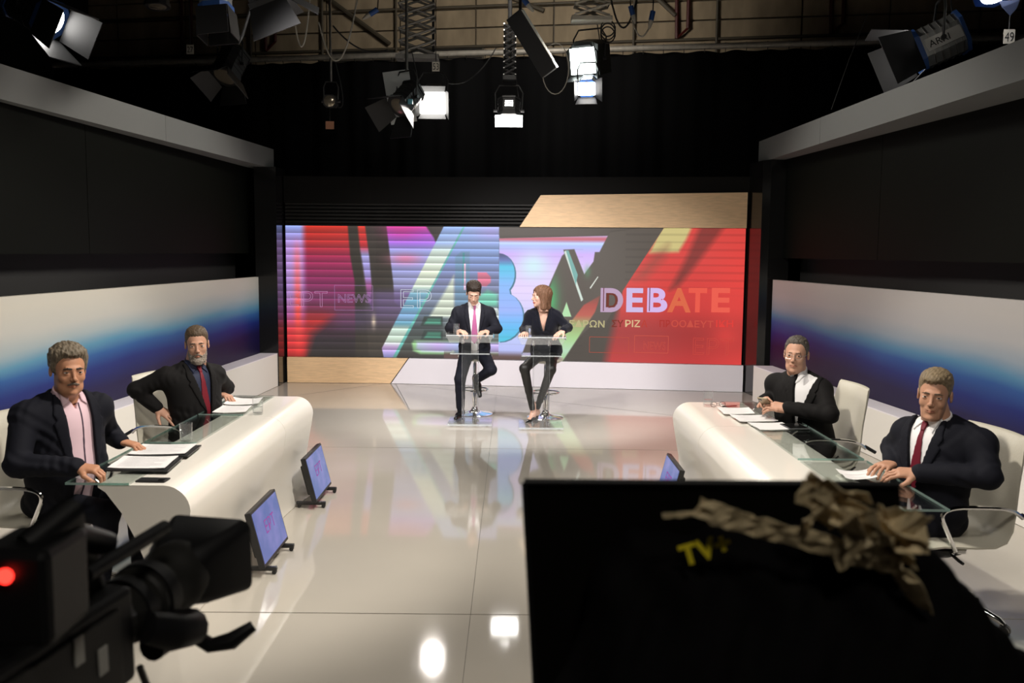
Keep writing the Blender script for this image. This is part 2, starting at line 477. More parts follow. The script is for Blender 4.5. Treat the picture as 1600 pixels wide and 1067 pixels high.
def paint_screen(nu, nv):
    """the picture shown on the video wall, as colours on a grid (u,v in image units 446..1166 x 355..555)"""
    U, V = np.meshgrid(446 + (np.arange(nu) + .5) / nu * 720, 355 + (np.arange(nv) + .5) / nv * 200)
    img = np.zeros(U.shape + (3,)); img[:] = (66, 59, 52)
    def ss(a, b, x): 
        t = np.clip((x - a) / (b - a), 0, 1); return t * t * (3 - 2 * t)
    def poly(pts, soft=.8):
        """soft inside mask of a convex or concave polygon"""
        n = len(pts); d = np.full(U.shape, 1e9); inside = np.zeros(U.shape, bool)
        for i in range(n):
            (x0, y0), (x1, y1) = pts[i], pts[(i + 1) % n]
            ex, ey = x1 - x0, y1 - y0
            t = np.clip(((U - x0) * ex + (V - y0) * ey) / (ex * ex + ey * ey + 1e-9), 0, 1)
            d = np.minimum(d, np.hypot(U - x0 - t * ex, V - y0 - t * ey))
            cnd = ((y0 > V) != (y1 > V)) & (U < (x1 - x0) * (V - y0) / ((y1 - y0) if y1 != y0 else 1e-9) + x0)
            inside ^= cnd
        sd = np.where(inside, -d, d)
        return np.clip(.5 - sd / (2 * soft), 0, 1)
    def put(mask, col):
        col = np.asarray(col, float)
        img[:] = img * (1 - mask[..., None]) + col * mask[..., None]
    def vramp(stops, axis=None):
        A = V if axis is None else axis
        ks = [s_[0] for s_ in stops]
        return np.stack([np.interp(A, ks, [s_[1][k] for s_ in stops]) for k in range(3)], -1)
    blob = lambda cx, cy, rx, ry: np.exp(-(((U - cx) / rx) ** 2 + ((V - cy) / ry) ** 2))
    # left part, behind the slash
    lm = (U < 791).astype(float)
    put(lm * (U < 560), vramp([(355, (205, 52, 40)), (380, (190, 48, 52)), (405, (165, 44, 88)), (440, (140, 45, 95)), (465, (125, 55, 100)), (490, (120, 45, 62)), (512, (70, 42, 55)), (530, (52, 44, 50)), (555, (50, 44, 42))]))
    put(poly([(446, 490), (520, 490), (505, 505), (487, 520), (475, 556), (446, 556)], 8) * .9, (190, 48, 48))
    put(ss(482, 468, U), vramp([(355, (150, 170, 240)), (385, (190, 150, 225)), (420, (190, 150, 220)), (460, (170, 130, 200)), (490, (175, 90, 150)), (515, (225, 60, 66)), (556, (205, 48, 48))]))
    put(np.exp(-((U - 464) / 6.) ** 2) * ss(365, 400, V), vramp([(355, (235, 150, 200)), (430, (240, 120, 140)), (480, (250, 90, 85)), (556, (225, 52, 50))]))
    put(poly([(545, 350), (562, 350), (566, 400), (572, 470), (578, 560), (556, 560), (556, 440), (549, 400)], 1.5), (58, 52, 46))
    put(poly([(561, 350), (573, 350), (580, 400), (583, 440), (584, 480), (577, 470), (570, 420), (565, 390)], 1.6), vramp([(355, (215, 58, 45)), (385, (200, 50, 60)), (398, (170, 165, 225)), (430, (165, 150, 220)), (445, (170, 90, 150)), (480, (110, 80, 130))]))
    put(poly([(573, 350), (608, 350), (613, 400), (618, 440), (624, 460), (590, 470), (584, 440), (580, 400)], 1.5), (62, 56, 51))
    put(poly([(607, 350), (735, 350), (700, 430), (660, 500), (620, 470), (618, 440), (612, 390)], 1.2), vramp([(355, (205, 70, 160)), (365, (190, 85, 205)), (380, (175, 120, 240)), (392, (165, 175, 240)), (415, (160, 165, 225)), (440, (160, 160, 205)), (455, (130, 120, 165)), (475, (90, 75, 115)), (500, (60, 50, 62))]))
    put(blob(632, 360, 30, 14) * .6, (215, 65, 140))
    put(blob(638, 404, 26, 9) * .8, (235, 130, 165))
    put(poly([(668, 350), (735, 350), (705, 395), (692, 392), (684, 372)], 1.5), (58, 52, 50))
    # dim purple haze low on the left
    put(ss(560, 600, U) * ss(700, 640, U) * ss(445, 462, V) * ss(525, 480, V) * .75, (112, 92, 140))
    put(ss(500, 540, U) * ss(600, 560, U) * ss(470, 490, V) * ss(525, 500, V) * .45, (96, 80, 125))
    put(blob(586, 500, 3.5, 10), (200, 180, 160))
    # right of the slash up to the cut at 788
    rz = poly([(732, 350), (788, 350), (788, 560), (618, 560)], .8)
    put(rz, vramp([(355, (152, 180, 235)), (385, (140, 168, 225)), (410, (128, 150, 205)), (435, (128, 136, 178)), (465, (128, 140, 165)), (490, (95, 110, 125)), (510, (70, 78, 80)), (530, (80, 90, 84)), (556, (60, 54, 50))]))
    put(rz * blob(775, 362, 26, 14) * .6, (185, 160, 235))
    put(poly([(716, 428), (717, 492), (676, 492), (700, 455)], 2.5), (214, 224, 205))
    put(rz * ss(690, 730, U) * ss(480, 500, V) * ss(530, 505, V), (200, 206, 200))
    put(poly([(728, 392), (741, 392), (741, 500), (718, 500), (718, 400)], 1.2) * .8, (110, 150, 180))
    put(poly([(730, 394), (733, 394), (733, 440), (730, 440)], .5), (70, 160, 165))
    put(poly([(732, 410), (735, 410), (735, 450), (732, 450)], .5), (235, 190, 215))
    put(poly([(754, 423), (768, 423), (775, 430), (775, 438), (768, 444), (754, 444)], .9), (228, 120, 150))
    put(poly([(756, 458), (770, 450), (786, 456), (786, 474), (752, 476)], 3), (120, 205, 180))
    put(poly([(752, 476), (785, 476), (790, 484), (788, 494), (780, 496), (750, 496)], 1), (200, 210, 210))
    for y0 in (491, 512):
        put(poly([(668, y0), (698, y0), (698, y0 + 15), (662, y0 + 15)], .8), (52, 66, 64))
        put(poly([(674, y0 + 3), (695, y0 + 3), (695, y0 + 12), (668, y0 + 12)], 1.5), vramp([(0, (60, 130, 110))], U) if False else (72, 140, 118))
    put(poly([(652, 528), (790, 528), (790, 548), (662, 549), (650, 544), (648, 532)], 2), (150, 200, 140))
    put(poly([(656, 530), (792, 529), (792, 545), (664, 545), (655, 541)], 2.5), vramp([(648, (185, 205, 215)), (690, (200, 175, 235)), (730, (170, 190, 235)), (790, (200, 175, 240))], U))
    # the bright slash
    put(poly([(702, 350), (733, 350), (619, 556), (602, 556), (599, 541)], .8), vramp([(355, (150, 180, 240)), (380, (165, 190, 238)), (392, (215, 232, 222)), (425, (232, 242, 218)), (445, (220, 235, 215)), (458, (120, 170, 195)), (478, (105, 165, 195)), (492, (140, 180, 225)), (503, (100, 160, 180)), (510, (205, 228, 215)), (530, (215, 235, 215)), (540, (205, 170, 225)), (556, (165, 170, 240))]))
    put(poly([(724, 366), (733, 350), (736, 350), (622, 556), (616, 556), (690, 428)], .8), (105, 190, 180))
    # horizontal slat pattern over the left half
    saw = ((V - 355) / 11.1) % 1.0
    dark = (.70 + .34 * (1 - saw)) * (1 + .12 * np.exp(-((saw - .06) / .08) ** 2))
    img[:] *= np.where(U < 788, dark, 1.0)[..., None]
    # middle: lilac field with the large letter bow
    mid = poly([(788, 372), (985, 366), (880, 556), (788, 556)], .5) * (U >= 788)
    put(mid, vramp([(370, (190, 180, 235)), (382, (165, 185, 240)), (395, (200, 170, 240)), (420, (215, 195, 240)), (450, (222, 205, 245)), (480, (205, 200, 240)), (520, (185, 195, 240)), (556, (170, 175, 235))]))
    put(mid * blob(842, 412, 24, 20), (200, 228, 238))
    put(mid * (np.exp(-((V - 372) / 4.) ** 2)), (190, 95, 110))
    put(mid * (np.exp(-((V - 379) / 2.) ** 2)) * .8, (190, 215, 250))
    th = np.linspace(-math.pi / 2, math.pi / 2, 14)
    bow = [(788 + 25 * math.cos(a), 425 + 31 * math.sin(a)) for a in th if a < 1.05] + [(806, 455)] + [(788 + 39 * math.cos(a), 489 + 39 * math.sin(a)) for a in th if a > -.95]
    bow = [(788, 394)] + bow + [(788, 528)]
    put(poly([(x + 2.2, y + 1.2) for x, y in bow], .7) * (U >= 788), (62, 110, 130))
    put(poly(bow, .7) * (U >= 788), vramp([(394, (60, 70, 110)), (404, (95, 110, 170)), (414, (80, 190, 225)), (440, (130, 180, 240)), (480, (150, 175, 245)), (505, (95, 180, 235)), (528, (70, 190, 215))]))
    put(ss(540, 552, V) * (U >= 700) * (U < 880), (90, 66, 62))
    img[:] *= np.where((U >= 788) & (U < 920), 1 - .04 * (saw > .8), 1.0)[..., None]
    # green glow and dark A / Y strokes
    D = (80, 72, 65)
    put(poly([(887, 397), (893, 392), (922, 460), (935, 500), (880, 556), (822, 556), (850, 480)], .8), D)
    put(blob(868, 462, 14, 34) * .8 * poly([(884, 400), (905, 440), (880, 540), (836, 540)], 1), (70, 190, 110))
    put(poly([(889, 388), (906, 387), (922, 424), (936, 405), (938, 391), (945, 391), (960, 362), (1043, 350), (1044, 355), (984, 448), (955, 500), (920, 500)], .7), D)
    put(poly([(788, 350), (1044, 350), (962, 360), (957, 366), (788, 368)], 1.5), (76, 68, 62))
    put(poly([(890, 391), (893, 389), (921, 462), (918, 465)], .5), (200, 215, 205))
    put(poly([(893, 389), (897, 389), (912, 425), (909, 440)], .5), (110, 165, 160))
    put(poly([(931, 444), (943, 427), (944, 428), (932, 446)], .4), (215, 220, 210))
    put(blob(927, 420, 5, 9) * .5, (80, 150, 100))
    put(poly([(895, 466), (903, 488), (887, 488)], .5), (170, 215, 165))
    # pale green leg and red patch below
    put(poly([(922, 470), (948, 455), (940, 480), (890, 556), (852, 556), (868, 540)], 1), vramp([(455, (110, 70, 60)), (470, (165, 70, 62)), (485, (180, 85, 72)), (498, (150, 160, 105)), (520, (160, 200, 135)), (540, (175, 210, 180)), (556, (150, 190, 130))]))
    # red right-hand field
    edge = 1043 - (V - 355) * .655
    fz = np.interp(V, [355, 448, 470, 500, 556], [.8, 1.2, 8, 16, 16])
    rm = np.clip((U - edge - np.interp(V, [448, 480, 556], [0, 14, 46])) / fz + .5, 0, 1)
    put(rm, vramp([(355, (205, 62, 56)), (400, (208, 60, 56)), (440, (205, 54, 50)), (480, (190, 48, 46)), (510, (170, 42, 42)), (556, (185, 46, 46))]))
    put(poly([(1040, 350), (1087, 350), (1077, 372), (1066, 390), (1022, 392)], 3) * rm, (196, 182, 120))
    put(poly([(1030, 392), (1050, 380), (1045, 400), (1015, 430), (1000, 430)], 8) * rm * .5, (120, 70, 56))
    put(poly([(1099, 350), (1136, 350), (1092, 410), (1068, 440), (1054, 446), (1080, 395)], 5) * rm * .8, (110, 42, 38))
    put(blob(1142, 512, 18, 14) * .8, (240, 62, 58))
    put(rm * ss(1085, 1166, U) * .55 * ss(355, 420, V), (226, 62, 56))
    put(rm * ss(470, 505, V) * ss(560, 520, V) * .25, (120, 34, 34))
    img[:] *= np.where(U > 985, 1 - .09 * ((((V - 355) / 11.1) % 1.) > .72) * ss(460, 430, V), 1.0)[..., None]
    return img

NU, NV = 1080, 300
img = paint_screen(NU, NV)
scr = empty('video_wall', (0, 12.3, 0), 0, 'wide video wall showing colourful debate graphics behind the two hosts', 'screen')
xs = scr_x(np.arange(NU + 1) / NU * 720)
ys = np.array([scr_y(x) for x in xs])
zs = ZT - np.arange(NV + 1) / NV * (ZT - ZB)
gv = np.zeros((NV + 1, NU + 1, 3)); gv[..., 0] = xs; gv[..., 1] = ys - 12.3; gv[..., 2] = zs[:, None]
idx = np.arange((NV + 1) * (NU + 1)).reshape(NV + 1, NU + 1)
quads = np.stack([idx[1:, :-1], idx[1:, 1:], idx[:-1, 1:], idx[:-1, :-1]], -1).reshape(-1, 4)
me = bpy.data.meshes.new('display')
me.vertices.add(gv.size // 3); me.vertices.foreach_set('co', gv.ravel())
me.loops.add(quads.size); me.loops.foreach_set('vertex_index', quads.ravel())
me.polygons.add(len(quads)); me.polygons.foreach_set('loop_start', np.arange(len(quads)) * 4); me.polygons.foreach_set('loop_total', np.full(len(quads), 4))
me.update()
ca = me.color_attributes.new('picture', 'FLOAT_COLOR', 'CORNER')
lc = np.ones((len(quads), 4, 4)); lc[..., :3] = srgb(img.reshape(-1, 3))[:, None, :]
ca.data.foreach_set('color', lc.ravel())
m = bpy.data.materials.new('video_picture'); m.use_nodes = True
nt = m.node_tree; b = nt.nodes['Principled BSDF']
at = nt.nodes.new('ShaderNodeAttribute'); at.attribute_name = 'picture'
b.inputs['Base Color'].default_value = (.02, .02, .02, 1); b.inputs['Roughness'].default_value = .45
nt.links.new(at.outputs['Color'], b.inputs['Emission Color']); b.inputs['Emission Strength'].default_value = 1.08
me.materials.append(m)
disp = bpy.data.objects.new('display', me); COL.objects.link(disp); disp.parent = scr

def curved_slab(name, polyxz, off, th, m, parent, y0=12.3, sub=26):
    """slab of (x,z) outline following the curve of the screen; convex outline cut into strips"""
    x_lo, x_hi = min(p[0] for p in polyxz), max(p[0] for p in polyxz)
    cuts = sorted(set([x_lo + (x_hi - x_lo) * i / sub for i in range(sub + 1)] + [p[0] for p in polyxz]))
    def span(x):
        zz = []
        n = len(polyxz)
        for i in range(n):
            (xa, za), (xb, zb) = polyxz[i], polyxz[(i + 1) % n]
            if abs(xa - xb) < 1e-9:
                if abs(x - xa) < 1e-6: zz += [za, zb]
            elif min(xa, xb) - 1e-9 <= x <= max(xa, xb) + 1e-9:
                zz.append(za + (zb - za) * (x - xa) / (xb - xa))
        return min(zz), max(zz)
    vs = []; fs = []
    for x in cuts:
        lo, hi = span(x); yf = scr_y(x, off) - y0
        vs += [(x, yf, lo), (x, yf, hi), (x, yf + th, hi), (x, yf + th, lo)]
    for i in range(len(cuts) - 1):
        a = i * 4
        for k in range(4):
            k2 = (k + 1) % 4
            fs.append((a + k, a + k2, a + 4 + k2, a + 4 + k))
    fs += [(0, 1, 2, 3), tuple((len(cuts) - 1) * 4 + k for k in (3, 2, 1, 0))]
    return MB().add(vs, fs).build(name, m, parent)
curved_slab('backing', [(-3.15, ZB), (3.09, ZB), (3.09, ZT), (-3.15, ZT)], -.012, .10, M['black_matt'], scr)

def on_screen(txt, u, v_base, hpx, col, name, wpx=None, outline=0., strength=.95, bold=0.):
    """lettering on the display: u,v in image units, height of capitals in image units"""
    vs, fs = text_mesh(txt, 1.0, outline, bold)
    if len(vs) == 0: return
    x0, x1 = vs[:, 0].min(), vs[:, 0].max(); hh = vs[:, 1].max() - min(0, vs[:, 1].min())
    sy = hpx / hh
    sx = (wpx / (x1 - x0)) if wpx else sy
    vv = []
    for a in vs:
        X = scr_x(u - 446 + (a[0] - x0) * sx); Z = ZT - ((v_base - a[1] * sy) - 355) / 200. * (ZT - ZB)
        vv.append((X, scr_y(X, .004) - 12.3 - (a[2] * .002 if outline else 0), Z))
    lin = srgb(col)
    return meshobj(name, vv, fs, emis('print_%d_%d_%d' % tuple(col), tuple(lin), strength), scr)
def vv_(u, v): return 355 + (v - 355) * 200. / (200 + 17. * (u - 446) / 720.)
for ch, u0, u1, colr in (('D', 948, 983, (196, 168, 196)), ('E', 988, 1014, (214, 196, 238)), ('B', 1020, 1051, (220, 190, 240)),
                         ('A', 1051, 1087, (226, 110, 78)), ('T', 1083, 1111, (240, 96, 80)), ('E', 1118, 1146, (242, 100, 84))):
    on_screen(ch, u0, vv_(u0, 486), 36, colr, 'letter', u1 - u0, bold=.032)
    # inline stripe of the display face
on_screen('D', 957, vv_(957, 482), 27, (120, 66, 56), 'letter', 18, bold=.03)
for (u0, u1) in ((952, 953.4), (1023, 1024.4)):
    z0, z1 = [ZT - (vv_(u0, q) - 355) / 200. * (ZT - ZB) for q in (486, 449)]
    meshobj('letter_inline', [(scr_x(u0 - 446), scr_y(scr_x(u0 - 446), .007) - 12.3, z0), (scr_x(u1 - 446), scr_y(scr_x(u1 - 446), .007) - 12.3, z0),
                              (scr_x(u1 - 446), scr_y(scr_x(u1 - 446), .007) - 12.3, z1), (scr_x(u0 - 446), scr_y(scr_x(u0 - 446), .007) - 12.3, z1)], [(0, 1, 2, 3)], emis('inline', tuple(srgb((120, 70, 80))), .9), scr)
for txt, u0, u1, colr in (('ΕΔΡΩΝ', 900, 955, (196, 186, 140)), ('ΣΥ', 966, 984, (128, 60, 50)), ('ΡΙΖ', 987, 1010, (226, 196, 150)), ('Α', 1012, 1021, (190, 70, 60)),
                          ('ΠΡ', 1040, 1056, (176, 60, 55)), ('ΟΟΔΕΥΤ', 1058, 1122, (205, 84, 72)), ('ΙΚΗ', 1126, 1152, (228, 70, 64))):
    on_screen(txt, u0, vv_(u0, 511), 10.5, colr, 'caption_text', u1 - u0, bold=.014)
LW = .009
on_screen('ΕΡΤ', 448, 478, 24, (190, 140, 180), 'outline_text', 64, LW)
on_screen('NEWS', 529, 471, 13, (180, 140, 190), 'outline_text', 52, LW * 1.4)
on_screen('ΕΡ', 630, 478, 28, (215, 225, 235), 'outline_text', 50, LW)
on_screen('ΕΡΤ', 1092, vv_(1092, 555), 25, (205, 80, 70), 'outline_text', 62, LW)
on_screen('NEWS', 1016, vv_(1016, 547), 12, (212, 96, 80), 'outline_text', 34, LW)
def frame_on_screen(u0, v0, u1, v1, col, wpx=.8):
    b = MB()
    def seg(ua, va, ub, vb):
        P = lambda u, v: (scr_x(u - 446), scr_y(scr_x(u - 446), .005) - 12.3, ZT - (v - 355) / 200. * (ZT - ZB))
        if ua == ub: q = [P(ua - wpx / 2, va), P(ua + wpx / 2, va), P(ub + wpx / 2, vb), P(ub - wpx / 2, vb)]
        else: q = [P(ua, va - wpx / 2), P(ub, va - wpx / 2), P(ub, vb + wpx / 2), P(ua, vb + wpx / 2)]
        b.add(q, [(0, 1, 2, 3)])
    for i in range(6):
        ua, ub = u0 + (u1 - u0) * i / 6, u0 + (u1 - u0) * (i + 1) / 6
        seg(ua, v0, ub, v0); seg(ua, v1, ub, v1)
    seg(u0, v0, u0, v1); seg(u1, v0, u1, v1)
    o = meshobj('outline_box', b.v, b.f, emis('print_%d_%d_%d' % col, tuple(srgb(col)), .95), scr)
frame_on_screen(523.5, 445, 585, 483, (160, 125, 170), .55)
frame_on_screen(1002, vv_(1002, 525), 1054, vv_(1054, 553), (214, 100, 82), .6)
frame_on_screen(932, vv_(932, 527), 993, vv_(993, 553), (196, 92, 74), .6)

# header, slats and boards around the screen
hd = empty('set_header', (0, 12.3, 0), 0, 'black slatted header above the video wall', 'header')
curved_slab('header_board', [(-3.16, 2.50), (3.12, 2.50), (3.12, 2.86), (-3.16, 2.86)], .0, .12, mat('header_black', (.006, .0055, .005), .6, spec=.1), hd)
curved_slab('slat_backing', [(-3.16, ZT + .003), (3.12, ZT + .003), (3.12, 2.50), (-3.16, 2.50)], -.06, .06, M['black_matt'], hd)
for k in range(6):
    z0 = 2.225 + k * .049
    curved_slab('slat', [(-3.15, z0), (.62, z0), (.62, z0 + .026), (-3.15, z0 + .026)], -.005, .05, mat('slat_black', (.013, .012, .011), .5, spec=.2), hd, sub=8)
hd['label'] = 'black slatted header board above the left of the video wall'
wo = curved_slab('wood_fascia', [(.09, ZT + .004), (3.085, ZT + .004), (3.085, 2.655), (.37, 2.615)], .034, .028, M['wood'], None, 0.)
tag(wo, 'light wood board with slanted end above the right of the screen', 'board')
wb2 = curved_slab('wood_plinth', [(-3.14, .004), (-1.70, .004), (-1.45, ZB - .005), (-3.14, ZB - .005)], .05, .10, M['wood'], None, 0.)
tag(wb2, 'light wood plinth board with slanted end under the screen\'s left', 'board')
wp = curved_slab('white_plinth', [(-1.685, .004), (3.10, .004), (3.10, ZB - .005), (-1.435, ZB - .005)], .05, .10, M['white_base'], None, 0.)
tag(wp, 'long white plinth board under the screen behind the hosts', 'board')
# ------------------------------------------------------------------ desks
def desk(side, xf, width, y0, y1, yseam, panes, label):
    s = -1 if side < 0 else 1                   # outward (towards the seats)
    k = width / .585
    root = empty('debate_desk', (xf, (y0 + y1) / 2, 0), 0, label, 'desk')
    yc = (y0 + y1) / 2
    zt = .738
    def prof(fl):
        """outline (distance from front edge outward, z), fl = extra flare of the foot towards the middle"""
        P = [(.435 * k, zt - .012), (.435 * k, zt)]
        for a in np.linspace(0, math.pi / 2, 9):
            P.append((.125 - .125 * math.sin(a), zt - .125 + .125 * math.cos(a)))
        P += [(.012, .54), (.030, .44), (.050, .33), (.064, .22), (.074 - fl * .3, .11), (.082 - fl, .003)]
        P += [(.135 - fl * .5, .003), (.16, .15), (.205, .32), (.262, .47), (.325 * (k * .5 + .5), .60), (.40 * k, zt - .035)]
        return P
    def module(ya, yb, fa, fb):
        b = MB(); n = 10; vs = []; m_ = None
        for i in range(n + 1):
            y = ya + (yb - ya) * i / n
            fl = fa + (fb - fa) * (i / n) ** 2
            pr = prof(fl); m_ = len(pr)
            vs += [(s * d, y - yc, z) for d, z in pr]
        fs = []
        for i in range(n):
            for j in range(m_):
                j2 = (j + 1) % m_
                fs.append((i * m_ + j, i * m_ + j2, (i + 1) * m_ + j2, (i + 1) * m_ + j))
        fs.append(tuple(range(m_))); fs.append(tuple(n * m_ + j for j in reversed(range(m_))))
        return b.add(vs, fs)
    module(y0, yseam - .002, 0, .02).build('desk_module', M['white_gloss'], root, True, 30)
    module(yseam + .002, y1, .02, .11).build('desk_module', M['white_gloss'], root, True, 30)
    for a, b_ in panes:
        xs_ = sorted((s * .285 * k, s * width))
        g = MB().box((xs_[0], a - yc, zt + .001), (xs_[1], b_ - yc, zt + .012)).build('glass_pane', M['glass'], root)
        xe = s * width
        MB().box((min(xe, xe + s * .0015), a - yc, zt + .001), (max(xe, xe + s * .0015), b_ - yc, zt + .012)).build('polished_edge', M['glass_edge'], g)
        MB().box((xs_[0], a - yc - .0015, zt + .001), (xs_[1], a - yc, zt + .012)).build('polished_edge', M['glass_edge'], g)
        for yy in (a + .10, b_ - .10):
            MB().tube([(s * (width - .10), yy - yc, zt + .001), (s * (width - .16), yy - yc, zt - .05), (s * .40 * k, yy - yc, zt - .06)], .006, 6).build('glass_bracket', M['chrome'], g)
    return root
desk(-1, -1.515, .585, 4.14, 6.76, 5.93, [(4.135, 5.02), (5.045, 5.91), (5.935, 6.72)], 'white moulded desk with glass edge shared by the two men on the left')
desk(1, 1.215, .70, 3.82, 6.66, 5.72, [(3.815, 4.735), (4.775, 5.70), (5.725, 6.62)], 'white moulded desk with glass edge shared by the two men on the right')

# ------------------------------------------------------------------ office chairs
def chair(loc, rz, label, base_rot=0.):
    root = empty('office_chair', loc, rz, label, 'chair', 'cream leather office chairs')
    # padded shell: profile in (y, z), swept across x with a slight dish
    prof = [(-.25, .425), (-.235, .452), (-.12, .462), (.04, .452), (.14, .452), (.195, .475), (.225, .53), (.245, .62), (.268, .75), (.292, .88), (.31, .97), (.318, .985)]
    nx_ = 13; W = .255; th = .045
    def ring(sign):
        vs = []
        for i in range(nx_):
            t = -1 + 2 * i / (nx_ - 1)
            for j, (y, z) in enumerate(prof):
                jj = min(max(j, 1), len(prof) - 2)
                dy, dz = prof[jj + 1][0] - prof[jj - 1][0], prof[jj + 1][1] - prof[jj - 1][1]
                L = math.hypot(dy, dz); ny, nz = dz / L, -dy / L
                back = max(0, min(1, (z - .5) / .3))
                dish = -.035 * t * t * back
                th_ = th * (1 - .8 * abs(t) ** 6) * (1 if 0 < j < len(prof) - 1 else .35)
                w = W * (1 - .10 * max(0, (z - .8) / .18) ** 2)
                o = sign * th_ / 2
                vs.append((t * w, y + dish + ny * o, z + nz * o))
        return vs
    A, B = ring(1), ring(-1)
    m_ = len(prof); n = len(A); fs = []
    for i in range(nx_ - 1):
        for j in range(m_ - 1):
            a = i * m_ + j
            fs.append((a, a + 1, a + m_ + 1, a + m_)); fs.append((n + a, n + a + m_, n + a + m_ + 1, n + a + 1))
    for i in range(nx_ - 1):
        for j in (0, m_ - 1):
            a = i * m_ + j; fs.append((a, a + m_, n + a + m_, n + a))
    for j in range(m_ - 1):
        for i in (0, nx_ - 1):
            a = i * m_ + j; fs.append((a, a + 1, n + a + 1, n + a))
    MB().add(A + B, fs).build('padded_shell', M['leather'], root, True, 70)
    for s in (-1, 1):
        pts = bez((s * .262, .262, .60), (s * .285, .20, .655), (s * .288, .08, .660), 5) + bez((s * .288, -.02, .664), (s * .288, -.19, .672), (s * .280, -.155, .60), 8) + [Vector((s * .262, -.07, .445)), Vector((s * .225, -.055, .425))]
        a = MB().tube(pts, .0105, 8).build('armrest', M['chrome'], root, True)
        MB().tube([(s * .262, .255, .615), (s * .268, .325, .575)], .011, 8).build('arm_clamp', M['black_plastic'], a, True)
    MB().box((-.20, -.02, .405), (.20, .03, .43), .006).build('cross_bar', M['chrome'], root)
    MB().lathe([(.02, .33), (.075, .345), (.13, .375), (.14, .40), (.10, .418), (.02, .42)], 20).build('tilt_mechanism', M['black_plastic'], root, True)
    MB().tube([(.10, 0, .385), (.20, -.01, .375), (.235, -.01, .372)], .008, 6).build('lever', M['black_plastic'], root, True)
    MB().lathe([(.032, .10), (.032, .26), (.028, .262), (.022, .264), (.022, .35)], 16).build('gas_column', M['chrome'], root, True)
    hub = MB().lathe([(.04, .075), (.048, .085), (.048, .135), (.036, .145)], 16).build('hub', M['black_plastic'], root, True)
    cs = None
    for k in range(5):
        a = 2 * math.pi * k / 5 + base_rot
        d = Vector((math.cos(a), math.sin(a), 0))
        pts = [d * .03 + Vector((0, 0, .118)), d * .12 + Vector((0, 0, .122)), d * .22 + Vector((0, 0, .108)), d * .30 + Vector((0, 0, .078)), d * .325 + Vector((0, 0, .060))]
        leg = MB().tube(pts, [.021, .020, .018, .016, .012], 10).build('star_leg', M['chrome'], root, True)
        b = MB()
        nrm = Vector((-d.y, d.x, 0))
        for q in (-1, 1):
            c = d * .325 + nrm * q * .014 + Vector((0, 0, .029))
            b.tube([c - nrm * .010, c + nrm * .010], .028, 14)
        b.tube([d * .325 + Vector((0, 0, .03)), d * .325 + Vector((0, 0, .066))], .012, 8)
        b.build('caster', M['black_plastic'], leg, True)
    return root
chair((-2.42, 4.62, 0), R(80), 'cream leather office chair under the man in the pink shirt', .2)
chair((-2.26, 6.20, 0), R(72), 'cream leather office chair under the bearded man', .5)
chair((2.03, 5.97, 0), R(-88), 'cream leather office chair under the man wearing glasses', .9)
chair((2.17, 4.43, 0), R(-84), 'cream leather office chair under the man in a dark red tie on the right', -.52)

# ------------------------------------------------------------------ bar stools and acrylic lecterns
def stool(loc, seat_z, label):
    root = empty('bar_stool', loc, 0, label, 'stool', 'chrome bar stools of the hosts')
    MB().lathe([(.205, .002), (.205, .008), (.19, .014), (.10, .024), (.05, .045), (.034, .07), (.030, .085)], 36).build('base_disc', M['chrome'], root, True)
    MB().lathe([(.028, .08), (.028, .40), (.024, .405), (.020, .41), (.020, seat_z - .05)], 18).build('column', M['chrome'], root, True)
    b = MB()
    ring_ = [Vector((.15 * math.sin(a), -.05 - .15 * math.cos(a) + .06, .285)) for a in np.linspace(0, 2 * math.pi, 25)]
    b.tube(ring_, .010, 7, False); b.tube([(0, 0, .285), (0, -.14, .285)], .010, 7); b.tube([(0, 0, .27), (0, 0, .30)], .036, 14)
    b.build('footrest', M['chrome'], root, True)
    MB().lathe([(.05, seat_z - .06), (.15, seat_z - .055), (.19, seat_z - .03), (.195, seat_z - .01), (.17, seat_z), (.02, seat_z - .005)], 28).build('seat', M['leather'], root, True)
    return root
stool((-.42, 10.12, 0), .68, 'chrome bar stool beneath the host in the pink tie')
stool((.38, 9.95, 0), .68, 'chrome bar stool beneath the woman host')

